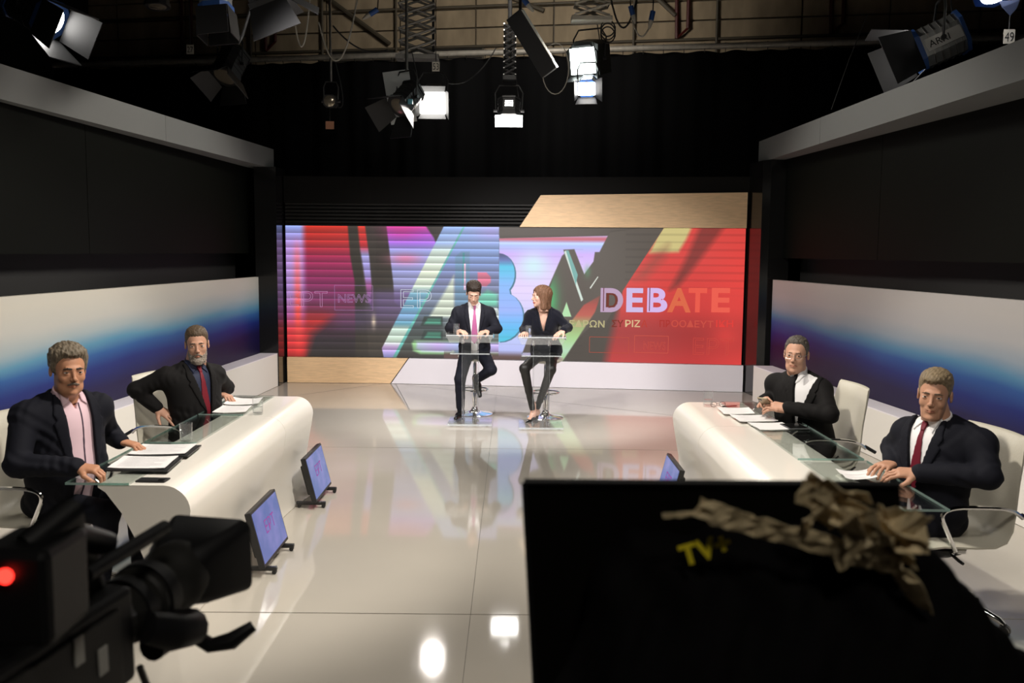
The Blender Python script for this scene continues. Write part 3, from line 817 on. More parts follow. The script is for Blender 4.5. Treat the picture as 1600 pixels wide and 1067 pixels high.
def lectern(xc, yc, label):
    root = empty('acrylic_lectern', (xc, yc, 0), 0, label, 'lectern', 'clear acrylic lecterns')
    A = M['acrylic']
    MB().box((-.235, -.22, .012), (.235, .22, .030), .003).build('base_plate', A, root)
    for x in (-.19, .19):
        for y in (-.18, .18):
            MB().lathe([(.014, .001), (.014, .012)], 12, (x, y, 0)).build('foot', M['chrome'], root)
    for x in (-.083, .083):
        MB().box((x - .005, -.06, .03), (x + .005, .12, .885)).build('upright_panel', A, root)
    MB().box((-.078, -.062, .03), (.078, -.054, .885)).build('front_panel', A, root)
    MB().box((-.21, -.13, .765), (.21, .15, .775)).build('shelf', A, root)
    b = MB(); b.T = rotT((0, 0, .955), R(-3), 0, 0)
    b.box((-.245, -.20, 0), (.245, .20, .012), .002)
    tr = b.build('tray', M['acrylic_tray'], root)
    E_ = M['acrylic_edge']
    for lo, hi in (((-.246, -.202, 0), (.246, -.1995, .012)), ((-.247, -.2, 0), (-.2445, .2, .012)), ((.2445, -.2, 0), (.247, .2, .012))):
        b = MB(); b.T = rotT((0, 0, .955), R(-3), 0, 0); b.box(lo, hi); b.build('polished_edge', E_, tr)
    MB().box((-.211, -.132, .764), (.211, -.1295, .776)).build('polished_edge', E_, root)
    MB().box((-.236, -.222, .012), (.236, -.2195, .030)).build('polished_edge', E_, root)
    for x in (-.0885, .0865):
        MB().box((x, -.0625, .03), (x + .002, -.059, .885)).build('polished_edge', E_, root)
    for nm, lo, hi in (('side_lip', (-.25, -.2, -.02), (-.243, .2, .03)), ('side_lip', (.243, -.2, -.02), (.25, .2, .03))):
        b = MB(); b.T = rotT((0, 0, .955), R(-3), 0, 0); b.box(lo, hi); b.build(nm, M['acrylic_tray'], tr)
    # slanted front panel under the tray, narrower at its foot
    q = [(-.245, -.205, .966), (.245, -.205, .966), (.215, -.165, .893), (-.215, -.165, .893)]
    MB().add(q + [(x, y + .008, z) for x, y, z in q], [(3, 2, 1, 0), (4, 5, 6, 7), (0, 1, 5, 4), (1, 2, 6, 5), (2, 3, 7, 6), (3, 0, 4, 7)]).build('slanted_front', M['acrylic_tray'], tr)
    for x in (-.083, .083):
        MB().lathe([(.014, .865), (.02, .87), (.02, .895), (.012, .90), (.012, .925)], 14, (x, 0, 0)).build('standoff', M['chrome'], root, True)
        MB().lathe([(.016, .028), (.016, .05), (.008, .055)], 12, (x, -.04, 0)).build('foot_bolt', M['chrome'], root, True)
    return root
lectern(-.445, 9.57, 'clear acrylic lectern in front of the host in the pink tie')
lectern(.312, 9.42, 'clear acrylic lectern in front of the woman host')

# ------------------------------------------------------------------ floor monitors
def monitor(loc, rz, lean, label, seed):
    root = empty('floor_monitor', loc, rz, label, 'monitor', 'floor monitors against the desks')
    T = rotT((0, 0, .055), R(-lean), 0, 0)          # faces -Y locally
    def bb(lo, hi, bev=0.):
        b = MB(); b.T = T; return b.box(lo, hi, bev)
    bz = bb((-.265, 0, 0), (.265, .035, .33), .004).build('housing', M['black_plastic'], root)
    bb((-.20, .035, .05), (.20, .07, .27), .01).build('rear_cover', M['black_plastic'], root)
    m = MATS.get('monitor_picture')
    if not m:
        m = bpy.data.materials.new('monitor_picture'); m.use_nodes = True; MATS['monitor_picture'] = m
        nt = m.node_tree; b = nt.nodes['Principled BSDF']
        b.inputs['Base Color'].default_value = (.01, .01, .012, 1); b.inputs['Roughness'].default_value = .2
        tc = nt.nodes.new('ShaderNodeTexCoord'); n = nt.nodes.new('ShaderNodeTexNoise'); n.inputs['Scale'].default_value = 5
        r = nt.nodes.new('ShaderNodeValToRGB')
        for e, (p, c) in zip(r.color_ramp.elements, ((.38, (.10, .16, .46)), (.72, (.26, .26, .66)))): e.position = p; e.color = (*c, 1)
        nt.links.new(tc.outputs['Object'], n.inputs['Vector']); nt.links.new(n.outputs[0], r.inputs[0])
        nt.links.new(r.outputs[0], b.inputs['Emission Color']); b.inputs['Emission Strength'].default_value = .8
    sc = bb((-.25, -.0015, .02), (.25, 0, .315)).build('screen', m, root)
    vs, fs = text_mesh('ΕΡΤ', .11)
    T2 = T @ Matrix.Translation((-.10, -.003, .15)) @ Matrix.Rotation(math.pi / 2, 4, 'X')
    meshobj('screen_logo', [T2 @ Vector(v) for v in vs], fs, emis('monitor_logo', (.42, .12, .42), .8), sc)
    for x in (-.2, .2):
        MB().box((x - .015, -.05, .022), (x + .015, .16, .045), .004).build('stand_foot', M['black_plastic'], root)
        for y in (-.035, .14):
            MB().tube([(x - .012, y, .014), (x + .012, y, .014)], .013, 10).build('wheel', M['black_plastic'], root)
    MB().tube(bez((.1, .09, .15), (.16, .14, .0), (.26, .17, .006), 8), .005, 5).build('cable', M['cable_black'], root)
    return root
monitor((-1.385, 6.52, 0), R(90), 14, 'small floor monitor leaning at the far end of the left desk', 1)
monitor((-1.385, 5.18, 0), R(90), 14, 'small floor monitor near the middle of the left desk behind the camera hood', 2)
monitor((1.08, 6.28, 0), R(-90), 14, 'small floor monitor leaning against the right desk', 3)

# ------------------------------------------------------------------ things on the desks
DZ = .7505
def tumbler(x, y, z, label, h=.115, r=.036, fill=.45):
    root = empty('water_glass', (x, y, z), 0, label, 'glass', 'tumblers of water')
    MB().lathe([(r * .88, 0), (r * .93, .004), (r, h), (r - .0025, h), (r * .90, .012), (.002, .010)], 24).build('tumbler', M['tumbler'], root, True)
    MB().lathe([(r * .86, .0125), (r * .895, h * fill), (.002, h * fill)], 24).build('water', M['water'], root, True)
    return root
tumbler(-1.852, 5.024, DZ, 'half-full water glass on the left desk nearest the pink-shirted man')
tumbler(-1.717, 5.99, .740, 'water glass on the left desk beside the bearded man\'s papers')
tumbler(1.433, 6.458, .740, 'water glass at the far end of the right desk')
tumbler(-.60, 9.60, .968, 'water glass on the lectern of the host in the pink tie', .11, .034, .3)
tumbler(.172, 9.45, .968, 'water glass on the woman host\'s lectern', .11, .034, .6)

def sheet(name, quad, z, label, cat='paper', n=6, group=None, lines=True, curl=.004):
    """a few stacked sheets; quad = four (x,y) corners"""
    a, b_, c, d = [Vector((*q, 0)) for q in quad]
    root = empty(name, (a + b_ + c + d) / 4 + Vector((0, 0, z)), 0, label, cat, group)
    ctr = (a + b_ + c + d) / 4
    def P(u, v, zz): return a * (1 - u) * (1 - v) + b_ * u * (1 - v) + c * u * v + d * (1 - u) * v - ctr + Vector((0, 0, zz))
    vs = []; fs = []; N = 8
    for lay in (0, 1):
        for i in range(N + 1):
            for j in range(N + 1):
                u, v = i / N, j / N
                vs.append(P(u, v, (lay * .003) + curl * (abs(2 * u - 1) ** 3 + .4 * math.sin(v * 5 + u * 2) ** 2)))
    n1 = (N + 1) ** 2
    for i in range(N):
        for j in range(N):
            q = i * (N + 1) + j
            fs.append((q, q + 1, q + N + 2, q + N + 1)); fs.append((n1 + q, n1 + q + N + 1, n1 + q + N + 2, n1 + q + 1))
    rim = [i * (N + 1) for i in range(N + 1)] + [N * (N + 1) + j for j in range(1, N + 1)] + [i * (N + 1) + N for i in range(N - 1, -1, -1)] + [j for j in range(N - 1, 0, -1)]
    for i in range(len(rim)):
        p_, q_ = rim[i], rim[(i + 1) % len(rim)]
        fs.append((p_, q_, n1 + q_, n1 + p_))
    MB().add(vs, fs).build('sheets', M['paper'], root, True, 50)
    if lines:
        b = MB()
        for k in range(n):
            v = .14 + .72 * k / max(1, n - 1)
            e = .88 if k % 3 else .7
            zz = .0036 + curl * .5
            for u0, u1 in ((.12, .5), (.5, e)):
                zz0 = .0034 + curl * (abs(2 * u0 - 1) ** 3 + .4 * math.sin(v * 5 + u0 * 2) ** 2)
                zz1 = .0034 + curl * (abs(2 * u1 - 1) ** 3 + .4 * math.sin(v * 5 + u1 * 2) ** 2)
                b.add([P(u0, v, zz0), P(u1, v, zz1), P(u1, v + .018, zz1), P(u0, v + .018, zz0)], [(0, 1, 2, 3)])
        b.build('printed_lines', mat('ink', (.45, .44, .46), .8), root)['kind'] = 'stuff'
    return root
def binder(quad, z, label):
    r = sheet('open_binder', quad, z + .008, label, 'binder', 8, None)
    a, b_, c, d = [Vector((*q, 0)) for q in quad]; ctr = (a + b_ + c + d) / 4
    pts = [ctr + (p - ctr) * 1.10 + Vector((.012, -.018, 0)) for p in (a, b_, c, d)]
    MB().prism([((p - ctr).x, (p - ctr).y) for p in pts], -.007, -.0005, 'z').build('cover', M['black_plastic'], r)
    return r
binder([(-2.01, 4.377), (-1.725, 4.374), (-1.754, 4.640), (-2.034, 4.626)], DZ, 'open black binder with printed pages nearest the phone')
binder([(-2.037, 4.675), (-1.742, 4.697), (-1.762, 4.945), (-2.055, 4.915)], DZ, 'open black binder with printed pages beside the water glass')
ph = empty('phone', (-1.722, 4.222, .7385), R(-2), 'black phone lying screen-down at the near end of the left desk', 'phone')
MB().box((-.072, -.036, 0), (.072, .036, .009), .004).build('body', M['black_plastic'], ph)
MB().box((.035, -.028, .009), (.062, -.006, .0105)).build('camera_bump', M['black_gloss'], ph)
sheet('paper_stack', [(-2.02, 5.97), (-1.80, 5.99), (-1.83, 6.24), (-2.03, 6.23)], DZ, 'stack of printed sheets in front of the bearded man', n=5)
sheet('paper_stack', [(-2.04, 6.27), (-1.80, 6.29), (-1.84, 6.56), (-2.06, 6.55)], DZ, 'loose printed sheets under the bearded man\'s hand', n=5, curl=.010)
sheet('paper_stack', [(1.46, 6.08), (1.68, 6.10), (1.70, 6.34), (1.47, 6.33)], DZ, 'printed sheets beside the pen on the right desk', n=4)
sheet('paper_stack', [(1.50, 5.80), (1.76, 5.83), (1.75, 6.05), (1.49, 6.04)], DZ + .001, 'printed sheets in front of the man wearing glasses', n=4)
sheet('paper_stack', [(1.56, 5.53), (1.80, 5.57), (1.77, 5.78), (1.54, 5.76)], DZ, 'blank-looking white sheets overhanging a tablet on the right desk', n=2, lines=False)
tb = empty('tablet', (1.80, 5.63, DZ + .0045), R(4), 'grey tablet half under white sheets on the right desk', 'tablet')
MB().box((-.06, -.085, 0), (.075, .085, .007), .003).build('body', mat('tablet_grey', (.18, .19, .2), .3, metal=.6), tb)
MB().box((-.052, -.077, .007), (.067, .077, .0078)).build('screen', M['black_gloss'], tb)
sheet('paper_stack', [(1.64, 4.30), (1.80, 4.31), (1.84, 4.50), (1.65, 4.47)], DZ, 'white sheets beside the hands of the man in the dark red tie', n=3, curl=.012)
ph = empty('phone', (1.73, 4.22, DZ), R(20), 'dark phone with bright edge under the right man\'s hands', 'phone')
MB().box((-.037, -.075, 0), (.037, .075, .008), .003).build('body', M['steel'], ph)
MB().box((-.034, -.071, .008), (.034, .071, .0088)).build('screen', M['black_gloss'], ph)
pn = empty('pen', (1.59, 6.455, .745), R(18), 'black pen lying by the water glass on the right desk', 'pen')
MB().tube([(-.06, 0, 0), (.05, 0, 0), (.066, 0, 0)], [.005, .005, .0015], 8).build('barrel', M['black_plastic'], pn, True)
MB().box((-.055, .004, .001), (-.02, .007, .003)).build('clip', M['chrome'], pn)
eg = empty('reading_glasses', (1.50, 6.43, .740), R(10), 'folded reading glasses beside the pen on the right desk', 'glasses')
for x in (-.033, .033):
    MB().tube([Vector((x + .024 * math.cos(a), 0, .022 + .018 * math.sin(a))) for a in np.linspace(0, 2 * math.pi, 17)], .0016, 5, False).build('rim', M['black_metal'], eg)
    MB().tube([(x * 1.7, 0, .026), (x * .2, .03, .008)], .0016, 5).build('temple', M['black_metal'], eg)
MB().tube([(-.01, 0, .026), (0, -.002, .03), (.01, 0, .026)], .0016, 5).build('bridge', M['black_metal'], eg)
# ------------------------------------------------------------------ smooth solids (signed distance fields turned into meshes)
class Grid:
    def __init__(s, lo, hi, h):
        s.lo = np.array(lo, np.float32); s.h = h
        s.n = [int(math.ceil((b - a) / h)) + 1 for a, b in zip(lo, hi)]
        ax = [np.arange(n, dtype=np.float32) * h + a for n, a in zip(s.n, lo)]
        s.X = ax[0][:, None, None]; s.Y = ax[1][None, :, None]; s.Z = ax[2][None, None, :]
    def full(s, v=1e3): return np.full(s.n, v, np.float32)
    def sphere(s, c, r): return np.sqrt((s.X - c[0]) ** 2 + (s.Y - c[1]) ** 2 + (s.Z - c[2]) ** 2) - r
    def ell(s, c, r, rot=None):
        x, y, z = s.X - c[0], s.Y - c[1], s.Z - c[2]
        if rot is not None:
            m = rot
            x, y, z = (m[0][0] * x + m[0][1] * y + m[0][2] * z, m[1][0] * x + m[1][1] * y + m[1][2] * z, m[2][0] * x + m[2][1] * y + m[2][2] * z)
        k0 = np.sqrt((x / r[0]) ** 2 + (y / r[1]) ** 2 + (z / r[2]) ** 2)
        k1 = np.sqrt((x / r[0] ** 2) ** 2 + (y / r[1] ** 2) ** 2 + (z / r[2] ** 2) ** 2) + 1e-6
        return k0 * (k0 - 1) / k1
    def cone(s, a, b, ra, rb, sq=None):
        """capsule of changing radius; sq=(axis vector, factor) flattens it across that axis"""
        a = np.array(a, float); b = np.array(b, float); d = b - a; L = float(d @ d) + 1e-9
        x, y, z = s.X - a[0], s.Y - a[1], s.Z - a[2]
        t = np.clip((x * d[0] + y * d[1] + z * d[2]) / L, 0, 1)
        px, py, pz = x - t * d[0], y - t * d[1], z - t * d[2]
        if sq is not None:
            n = np.array(sq[0], float); n /= np.linalg.norm(n)
            q = (px * n[0] + py * n[1] + pz * n[2]) * (sq[1] - 1)
            px, py, pz = px + q * n[0], py + q * n[1], pz + q * n[2]
        return np.sqrt(px * px + py * py + pz * pz) - (ra + (rb - ra) * t)
    def poly_xz(s, pts):
        """distance to an outline in x,z (extruded along y)"""
        X, Z = s.X, s.Z
        d = None; ins = None
        n = len(pts)
        for i in range(n):
            (x0, z0), (x1, z1) = pts[i], pts[(i + 1) % n]
            ex, ez = x1 - x0, z1 - z0
            t = np.clip(((X - x0) * ex + (Z - z0) * ez) / (ex * ex + ez * ez + 1e-12), 0, 1)
            q = np.hypot(X - x0 - t * ex, Z - z0 - t * ez)
            c = ((z0 > Z) != (z1 > Z)) & (X < (x1 - x0) * (Z - z0) / ((z1 - z0) if z1 != z0 else 1e-9) + x0)
            d = q if d is None else np.minimum(d, q)
            ins = c if ins is None else ins ^ c
        return np.where(ins, -d, d).astype(np.float32)
def smin(a, b, k):
    h = np.maximum(k - np.abs(a - b), 0) / k
    return np.minimum(a, b) - h * h * k * .25
def smax(a, b, k): return -smin(-a, -b, k)

def nets(g, d):
    """surface nets: verts (N,3), quads (M,4)"""
    d = np.broadcast_to(d, g.n).astype(np.float32).copy()
    d[0], d[-1], d[:, 0], d[:, -1], d[:, :, 0], d[:, :, -1] = [np.maximum(q, 1e-4) for q in (d[0], d[-1], d[:, 0], d[:, -1], d[:, :, 0], d[:, :, -1])]
    neg = d < 0
    nx_, ny_, nz_ = g.n
    cnt = np.zeros((nx_ - 1, ny_ - 1, nz_ - 1), np.int8)
    for i in (0, 1):
        for j in (0, 1):
            for k in (0, 1):
                cnt += neg[i:nx_ - 1 + i, j:ny_ - 1 + j, k:nz_ - 1 + k]
    act = (cnt > 0) & (cnt < 8)
    I, J, K = np.nonzero(act)
    if len(I) == 0: return np.zeros((0, 3)), np.zeros((0, 4), int)
    vid = np.full(act.shape, -1, np.int64); vid[I, J, K] = np.arange(len(I))
    acc = np.zeros((len(I), 3)); num = np.zeros(len(I))
    cor = [(i, j, k) for i in (0, 1) for j in (0, 1) for k in (0, 1)]
    for a in cor:
        for ax in range(3):
            if a[ax]: continue
            b = list(a); b[ax] = 1
            da = d[I + a[0], J + a[1], K + a[2]]; db = d[I + b[0], J + b[1], K + b[2]]
            m = (da < 0) != (db < 0)
            t = np.where(m, da / np.where(m, da - db, 1), 0)
            p = np.tile(np.array(a, float), (len(I), 1)); p[:, ax] += t
            acc[m] += p[m]; num[m] += 1
    V = (acc / num[:, None] + np.stack([I, J, K], 1)) * g.h + g.lo
    Q = []
    for ax in range(3):
        sl = [slice(1, -1)] * 3; sl[ax] = slice(0, -1)
        sh = [slice(1, -1)] * 3; sh[ax] = slice(1, None)
        a, b = neg[tuple(sl)], neg[tuple(sh)]
        e = np.nonzero(a != b)
        fl = a[e]
        base = [e[0] + (0 if ax == 0 else 1), e[1] + (0 if ax == 1 else 1), e[2] + (0 if ax == 2 else 1)]
        o1, o2 = [(1, 2), (2, 0), (0, 1)][ax]
        def cell(du, dv):
            q = [x.copy() for x in base]; q[o1] = q[o1] - du; q[o2] = q[o2] - dv
            return vid[q[0], q[1], q[2]]
        q = np.stack([cell(1, 1), cell(0, 1), cell(0, 0), cell(1, 0)], 1)
        q[~fl] = q[~fl][:, ::-1]
        Q.append(q)
    Q = np.concatenate(Q); Q = Q[(Q >= 0).all(1)]
    return V, Q

def np_mesh(name, parts, mats, parent=None, smooth=True):
    """parts: list of (verts, quads, material index array or int)"""
    vs, fs, mi = [], [], []; n = 0
    for V, Q, k in parts:
        if len(V) == 0: continue
        vs.append(V); fs.append(Q + n); n += len(V)
        mi.append(np.full(len(Q), k, np.int32) if np.isscalar(k) else k)
    V = np.concatenate(vs).astype(np.float32); Q = np.concatenate(fs); mi = np.concatenate(mi)
    me = bpy.data.meshes.new(name)
    me.vertices.add(len(V)); me.vertices.foreach_set('co', V.ravel())
    me.loops.add(Q.size); me.loops.foreach_set('vertex_index', Q.ravel().astype(np.int32))
    me.polygons.add(len(Q)); me.polygons.foreach_set('loop_start', (np.arange(len(Q)) * 4).astype(np.int32)); me.polygons.foreach_set('loop_total', np.full(len(Q), 4, np.int32))
    for m in mats: me.materials.append(m)
    me.polygons.foreach_set('material_index', mi)
    me.polygons.foreach_set('use_smooth', np.full(len(Q), smooth))
    me.update(); me.validate()
    o = bpy.data.objects.new(name, me); COL.objects.link(o)
    if parent: o.parent = parent
    return o
def xf(M4, V):
    m = np.array(M4); return V @ m[:3, :3].T + m[:3, 3]
# ------------------------------------------------------------------ people
def cloth(name, c, rough=.8, bump=.12, bscale=420, var=0., sheen=.0):
    return mat(name, c, rough, spec=.2, bump=bump, bscale=bscale, sheen=sheen, var=var)
M['navy_suit'] = cloth('navy_suit', (.007, .008, .015))
M['black_suit'] = cloth('black_suit', (.0065, .0058, .0060))
M['navy_dark'] = cloth('navy_dark', (.0055, .006, .011))
M['charcoal_navy'] = cloth('charcoal_navy', (.011, .0115, .018))
M['velvet'] = cloth('velvet', (.003, .0035, .009), .9, .3, 300, sheen=.12)
M['black_trouser'] = mat('black_trouser', (.012, .011, .010), .5, spec=.4, bump=.2, bscale=40)
M['white_shirt'] = cloth('white_shirt', (.78, .77, .78), .7, .05, 300)
M['pink_shirt'] = cloth('pink_shirt', (.70, .50, .56), .7, .05, 300)
M['navy_shirt'] = cloth('navy_shirt', (.022, .028, .060), .6, .05, 300)
M['pink_tie'] = cloth('pink_tie', (.40, .11, .26), .45, .05, 300)
M['red_tie'] = cloth('red_tie', (.16, .012, .022), .5, .05, 300)
M['wine_tie'] = cloth('wine_tie', (.13, .008, .020), .5, .05, 300)
M['shoe'] = mat('shoe', (.008, .008, .008), .25)
M['sock'] = cloth('sock', (.012, .012, .014))
M['eye_white'] = mat('eye_white', (.62, .58, .55), .25)
M['iris'] = mat('iris', (.03, .02, .015), .15)
def hair_mat(name, c): return mat(name, c, .55, spec=.3, bump=.6, bscale=55, stretch=(3, .6, 1.2), var=.35, detail=5)

def skull_field(g, p, feat=True):
    w = p.get('w', 1.); jw = p.get('jaw', 1.); fat = p.get('fat', 0.)
    d = g.ell((0, .018, .034), (.0735 * w, .094, .082))
    d = smin(d, g.ell((0, -.026, -.018), (.0575 * w, .064, .078)), .022)
    d = smin(d, g.ell((0, -.040, -.074), (.0385 * w * jw, .043, .040)), .024)
    d = smin(d, g.ell((0, -.074, -.104), (.017 * jw, .014, .012)), .022)
    for s in (-1, 1):
        d = smin(d, g.ell((s * .0405 * jw * w, -.012, -.062), (.009, .024, .024)), .026)
        d = smin(d, g.ell((s * .0415 * w, -.056, -.026), (.013 + .005 * fat, .018, .018)), .022)
        if fat: d = smin(d, g.ell((s * .036 * jw, -.036, -.088), (.018 * fat + .004, .026, .024)), .026)
    if fat: d = smin(d, g.ell((0, -.030, -.116), (.032, .036, .018 * fat + .004)), .026)
    return d
def head_mesh(p):
    """skin surface of a head, face towards -Y, origin between the eyes inside the skull"""
    w = p.get('w', 1.); fat = p.get('fat', 0.)
    g = Grid((-.105, -.135, -.175), (.105, .125, .135), .0030)
    d = skull_field(g, p)
    d = smin(d, g.cone((-.030, -.0815, .020), (.030, -.0815, .020), .0080, .0080), .014)
    for s in (-1, 1):
        d = smax(d, -g.ell((s * .031, -.100, -.002), (.0170, .0150, .0115)), .012)
    # lids around the eyeballs, open by a slit
    op = p.get('eye', .0042)
    for s in (-1, 1):
        lid = g.sphere((s * .031, -.0735, 0), .0150)
        slit = np.maximum(np.abs(g.Z + .0005 + .09 * np.abs(g.X - s * .031) - .0008) - op, np.abs(g.X - s * .031) - .0125)
        lid = np.maximum(lid, -np.maximum(slit, g.Y + .0735))
        d = smin(d, lid, .005)
    nz = p.get('nose', 1.)
    d = smin(d, g.cone((0, -.084, .014), (0, -.1055, -.028), .0062, .0085 * nz), .012)
    d = smin(d, g.ell((0, -.1075, -.031), (.0085 * nz, .0085, .0078)), .007)
    for s in (-1, 1):
        d = smin(d, g.ell((s * .0112 * nz, -.0965, -.0355), (.0065, .0100, .0064)), .005)
        d = np.maximum(d, -g.sphere((s * .006, -.1045, -.0415), .0030))
    d = smin(d, g.ell((0, -.080, -.060), (.022, .013, .016)), .015)
    sm = p.get('smile', .001)
    for s in (-1, 1):
        d = smin(d, g.cone((0, -.0915, -.0640), (s * .0215, -.0815, -.0660 + sm), .0046, .0024), .004)
        d = smin(d, g.cone((0, -.0905, -.0728), (s * .0200, -.0810, -.0695 + sm), .0056, .0026), .004)
    arc = -.0682 + sm * (np.abs(g.X) / .0215) ** 2
    d = np.maximum(d, -np.maximum(np.maximum(np.abs(g.Z - arc) - .0011, np.abs(g.X) - .0225), g.Y + .0868 - .45 * np.abs(g.X)))
    if sm > .002:
        for s in (-1, 1): d = smin(d, g.ell((s * .040, -.060, -.036), (.014, .014, .013)), .014)
    for s in (-1, 1):
        ear = g.ell((s * .0760 * w, .014, -.008), (.0080, .0175, .029))
        ear = smax(ear, -g.ell((s * .0845 * w, .010, -.006), (.0075, .0105, .017)), .006)
        d = smin(d, ear, .007)
    d = smin(d, g.cone((0, .020, -.05), (0, .038, -.20), .050 + .007 * fat, .056 + .007 * fat), .030)
    V, Q = nets(g, d)
    c = V[Q].mean(1)
    lips = (np.abs(c[:, 0]) < .0215) & (c[:, 2] < -.0612) & (c[:, 2] > -.0762) & (c[:, 1] < -.0868 + np.abs(c[:, 0]) * .28)
    return V, Q, np.where(lips, 1, 0).astype(np.int32)

def hair_mesh(p):
    st = p['hair']
    g = Grid((-.125, -.150, -.20), (.125, .155, .165), .0038)
    X, Y, Z = g.X, g.Y, g.Z
    vol = p.get('vol', .010); w = p.get('w', 1.)
    if st == 'bob':
        d = g.ell((0, .022, .036), (.088, .110, .093))
        for s in (-1, 1):
            d = smin(d, g.cone((s * .064, .012, .03), (s * .078, -.002, -.125), .034, .038, ((1, 0, 0), 1.3)), .04)
        d = smin(d, g.cone((0, .060, .02), (0, .064, -.125), .068, .056), .05)
        face = g.ell((0, -.085, -.040), (.054, .092, .108))
        d = smax(d, -face, .015)
        d = np.maximum(d, -(Y * .35 + .045))
        d = smax(d, -(Z + .150 + .12 * (Y + .02)), .010)
        n = .0020 * np.sin(X * 240 + Y * 190) + .0016 * np.sin(X * 470 - Y * 380 + 1.3)
        return nets(g, d + n)
    top = p.get('top', .012)
    hd = skull_field(g, p)
    hl = p.get('line', .060)
    h = np.interp(np.asarray(Y, float), [-.13, -.085, -.066, -.048, -.030, -.021, -.004, .004, .014, .035, .06, .13],
                  [hl + .004, hl, hl - .004, hl - .016, .028, -.018, -.026, -.012, .024, .010, -.058, -.092]).astype(np.float32)
    h = h + .013 * np.clip((np.abs(X - p.get('part', 0.)) - .020) / .025, 0, 1.4) * (np.clip((-.040 - Y) / .02, 0, 1)) * p.get('recede', .6)
    h = h + .0025 * np.sin(X * 330 + Y * 70) + .002 * np.sin(X * 610 + Z * 90)
    u = Z - h
    t = np.interp(u, [-.006, .0, .010, .040], [-.006, .0012, .55 * vol, vol]).astype(np.float32)
    t = t + top * np.clip((Z - .045) / .055, 0, 1) * np.clip(u / .012, 0, 1)
    fr = p.get('front', 0.)
    t = t + fr * np.exp(-(((Y + .075) / .03) ** 2 + ((Z - .085) / .03) ** 2 + ((X - p.get('part', 0.)) / .05) ** 2)) * np.clip(u / .01, 0, 1)
    cu = p.get('curl', 1.)
    n = np.sin(X * 230 + 2.5 * np.sin(Y * 55 + Z * 40)) * .5 + np.sin(X * 410 - Y * 60 + 2 * np.sin(Z * 80)) * .4 + cu * np.sin(Y * 170 + X * 90 + 2 * np.sin(X * 120)) * .35
    return nets(g, hd - t + n * .0013 * (.5 + cu) * np.clip(u / .02, 0, 1))

def brow_mesh(p):
    g = Grid((-.06, -.115, .0), (.06, -.06, .045), .0022)
    d = None
    for s in (-1, 1):
        for a, b, r0, r1 in (((s * .013, -.0905, .0195), (s * .029, -.0895, .0220), .0033, .0032), ((s * .029, -.0895, .0220), (s * .048, -.0770, .0165), .0032, .0016)):
            q = g.cone(a, b, r0 * p.get('brow', 1.), r1 * p.get('brow', 1.))
            d = q if d is None else smin(d, q, .003)
    return nets(g, d + .0008 * np.sin(g.X * 900))

def facial_hair(p, kind):
    g = Grid((-.085, -.13, -.145), (.085, .04, -.015), .0030)
    X, Y, Z = g.X, g.Y, g.Z
    nz = .0007 * np.sin(X * 620 + 2 * np.sin(Z * 200)) + .0005 * np.sin(Z * 420 + X * 160)
    if kind == 'moustache':
        d = None
        for s in (-1, 1):
            q = g.cone((s * .004, -.0965, -.0535), (s * .026, -.0865, -.0610), .0058, .0040)
            d = q if d is None else smin(d, q, .004)
        return nets(g, d + nz * .6)
    d = skull_field(g, p)
    keep = np.interp(np.asarray(Y, float), [-.13, -.095, -.07, -.04, -.012, .0], [-.070, -.074, -.064, -.044, -.014, .0]).astype(np.float32)
    u = keep - Z
    t = np.interp(u, [-.008, 0, .010, .04], [-.006, .0006, .0028, .0055]).astype(np.float32) * 1.0
    t = np.where(Y > -.002, -.01 - (Y + .002), t)
    d = d - t
    d = smin(d, g.ell((0, -.078, -.112), (.026, .019, .018)), .02)
    for s in (-1, 1):
        d = smin(d, g.cone((s * .003, -.0975, -.0535), (s * .027, -.0850, -.0680), .0052, .0048), .006)
    d = np.maximum(d, -g.ell((0, -.105, -.0680), (.0185, .022, .0058)))
    return nets(g, d + nz)

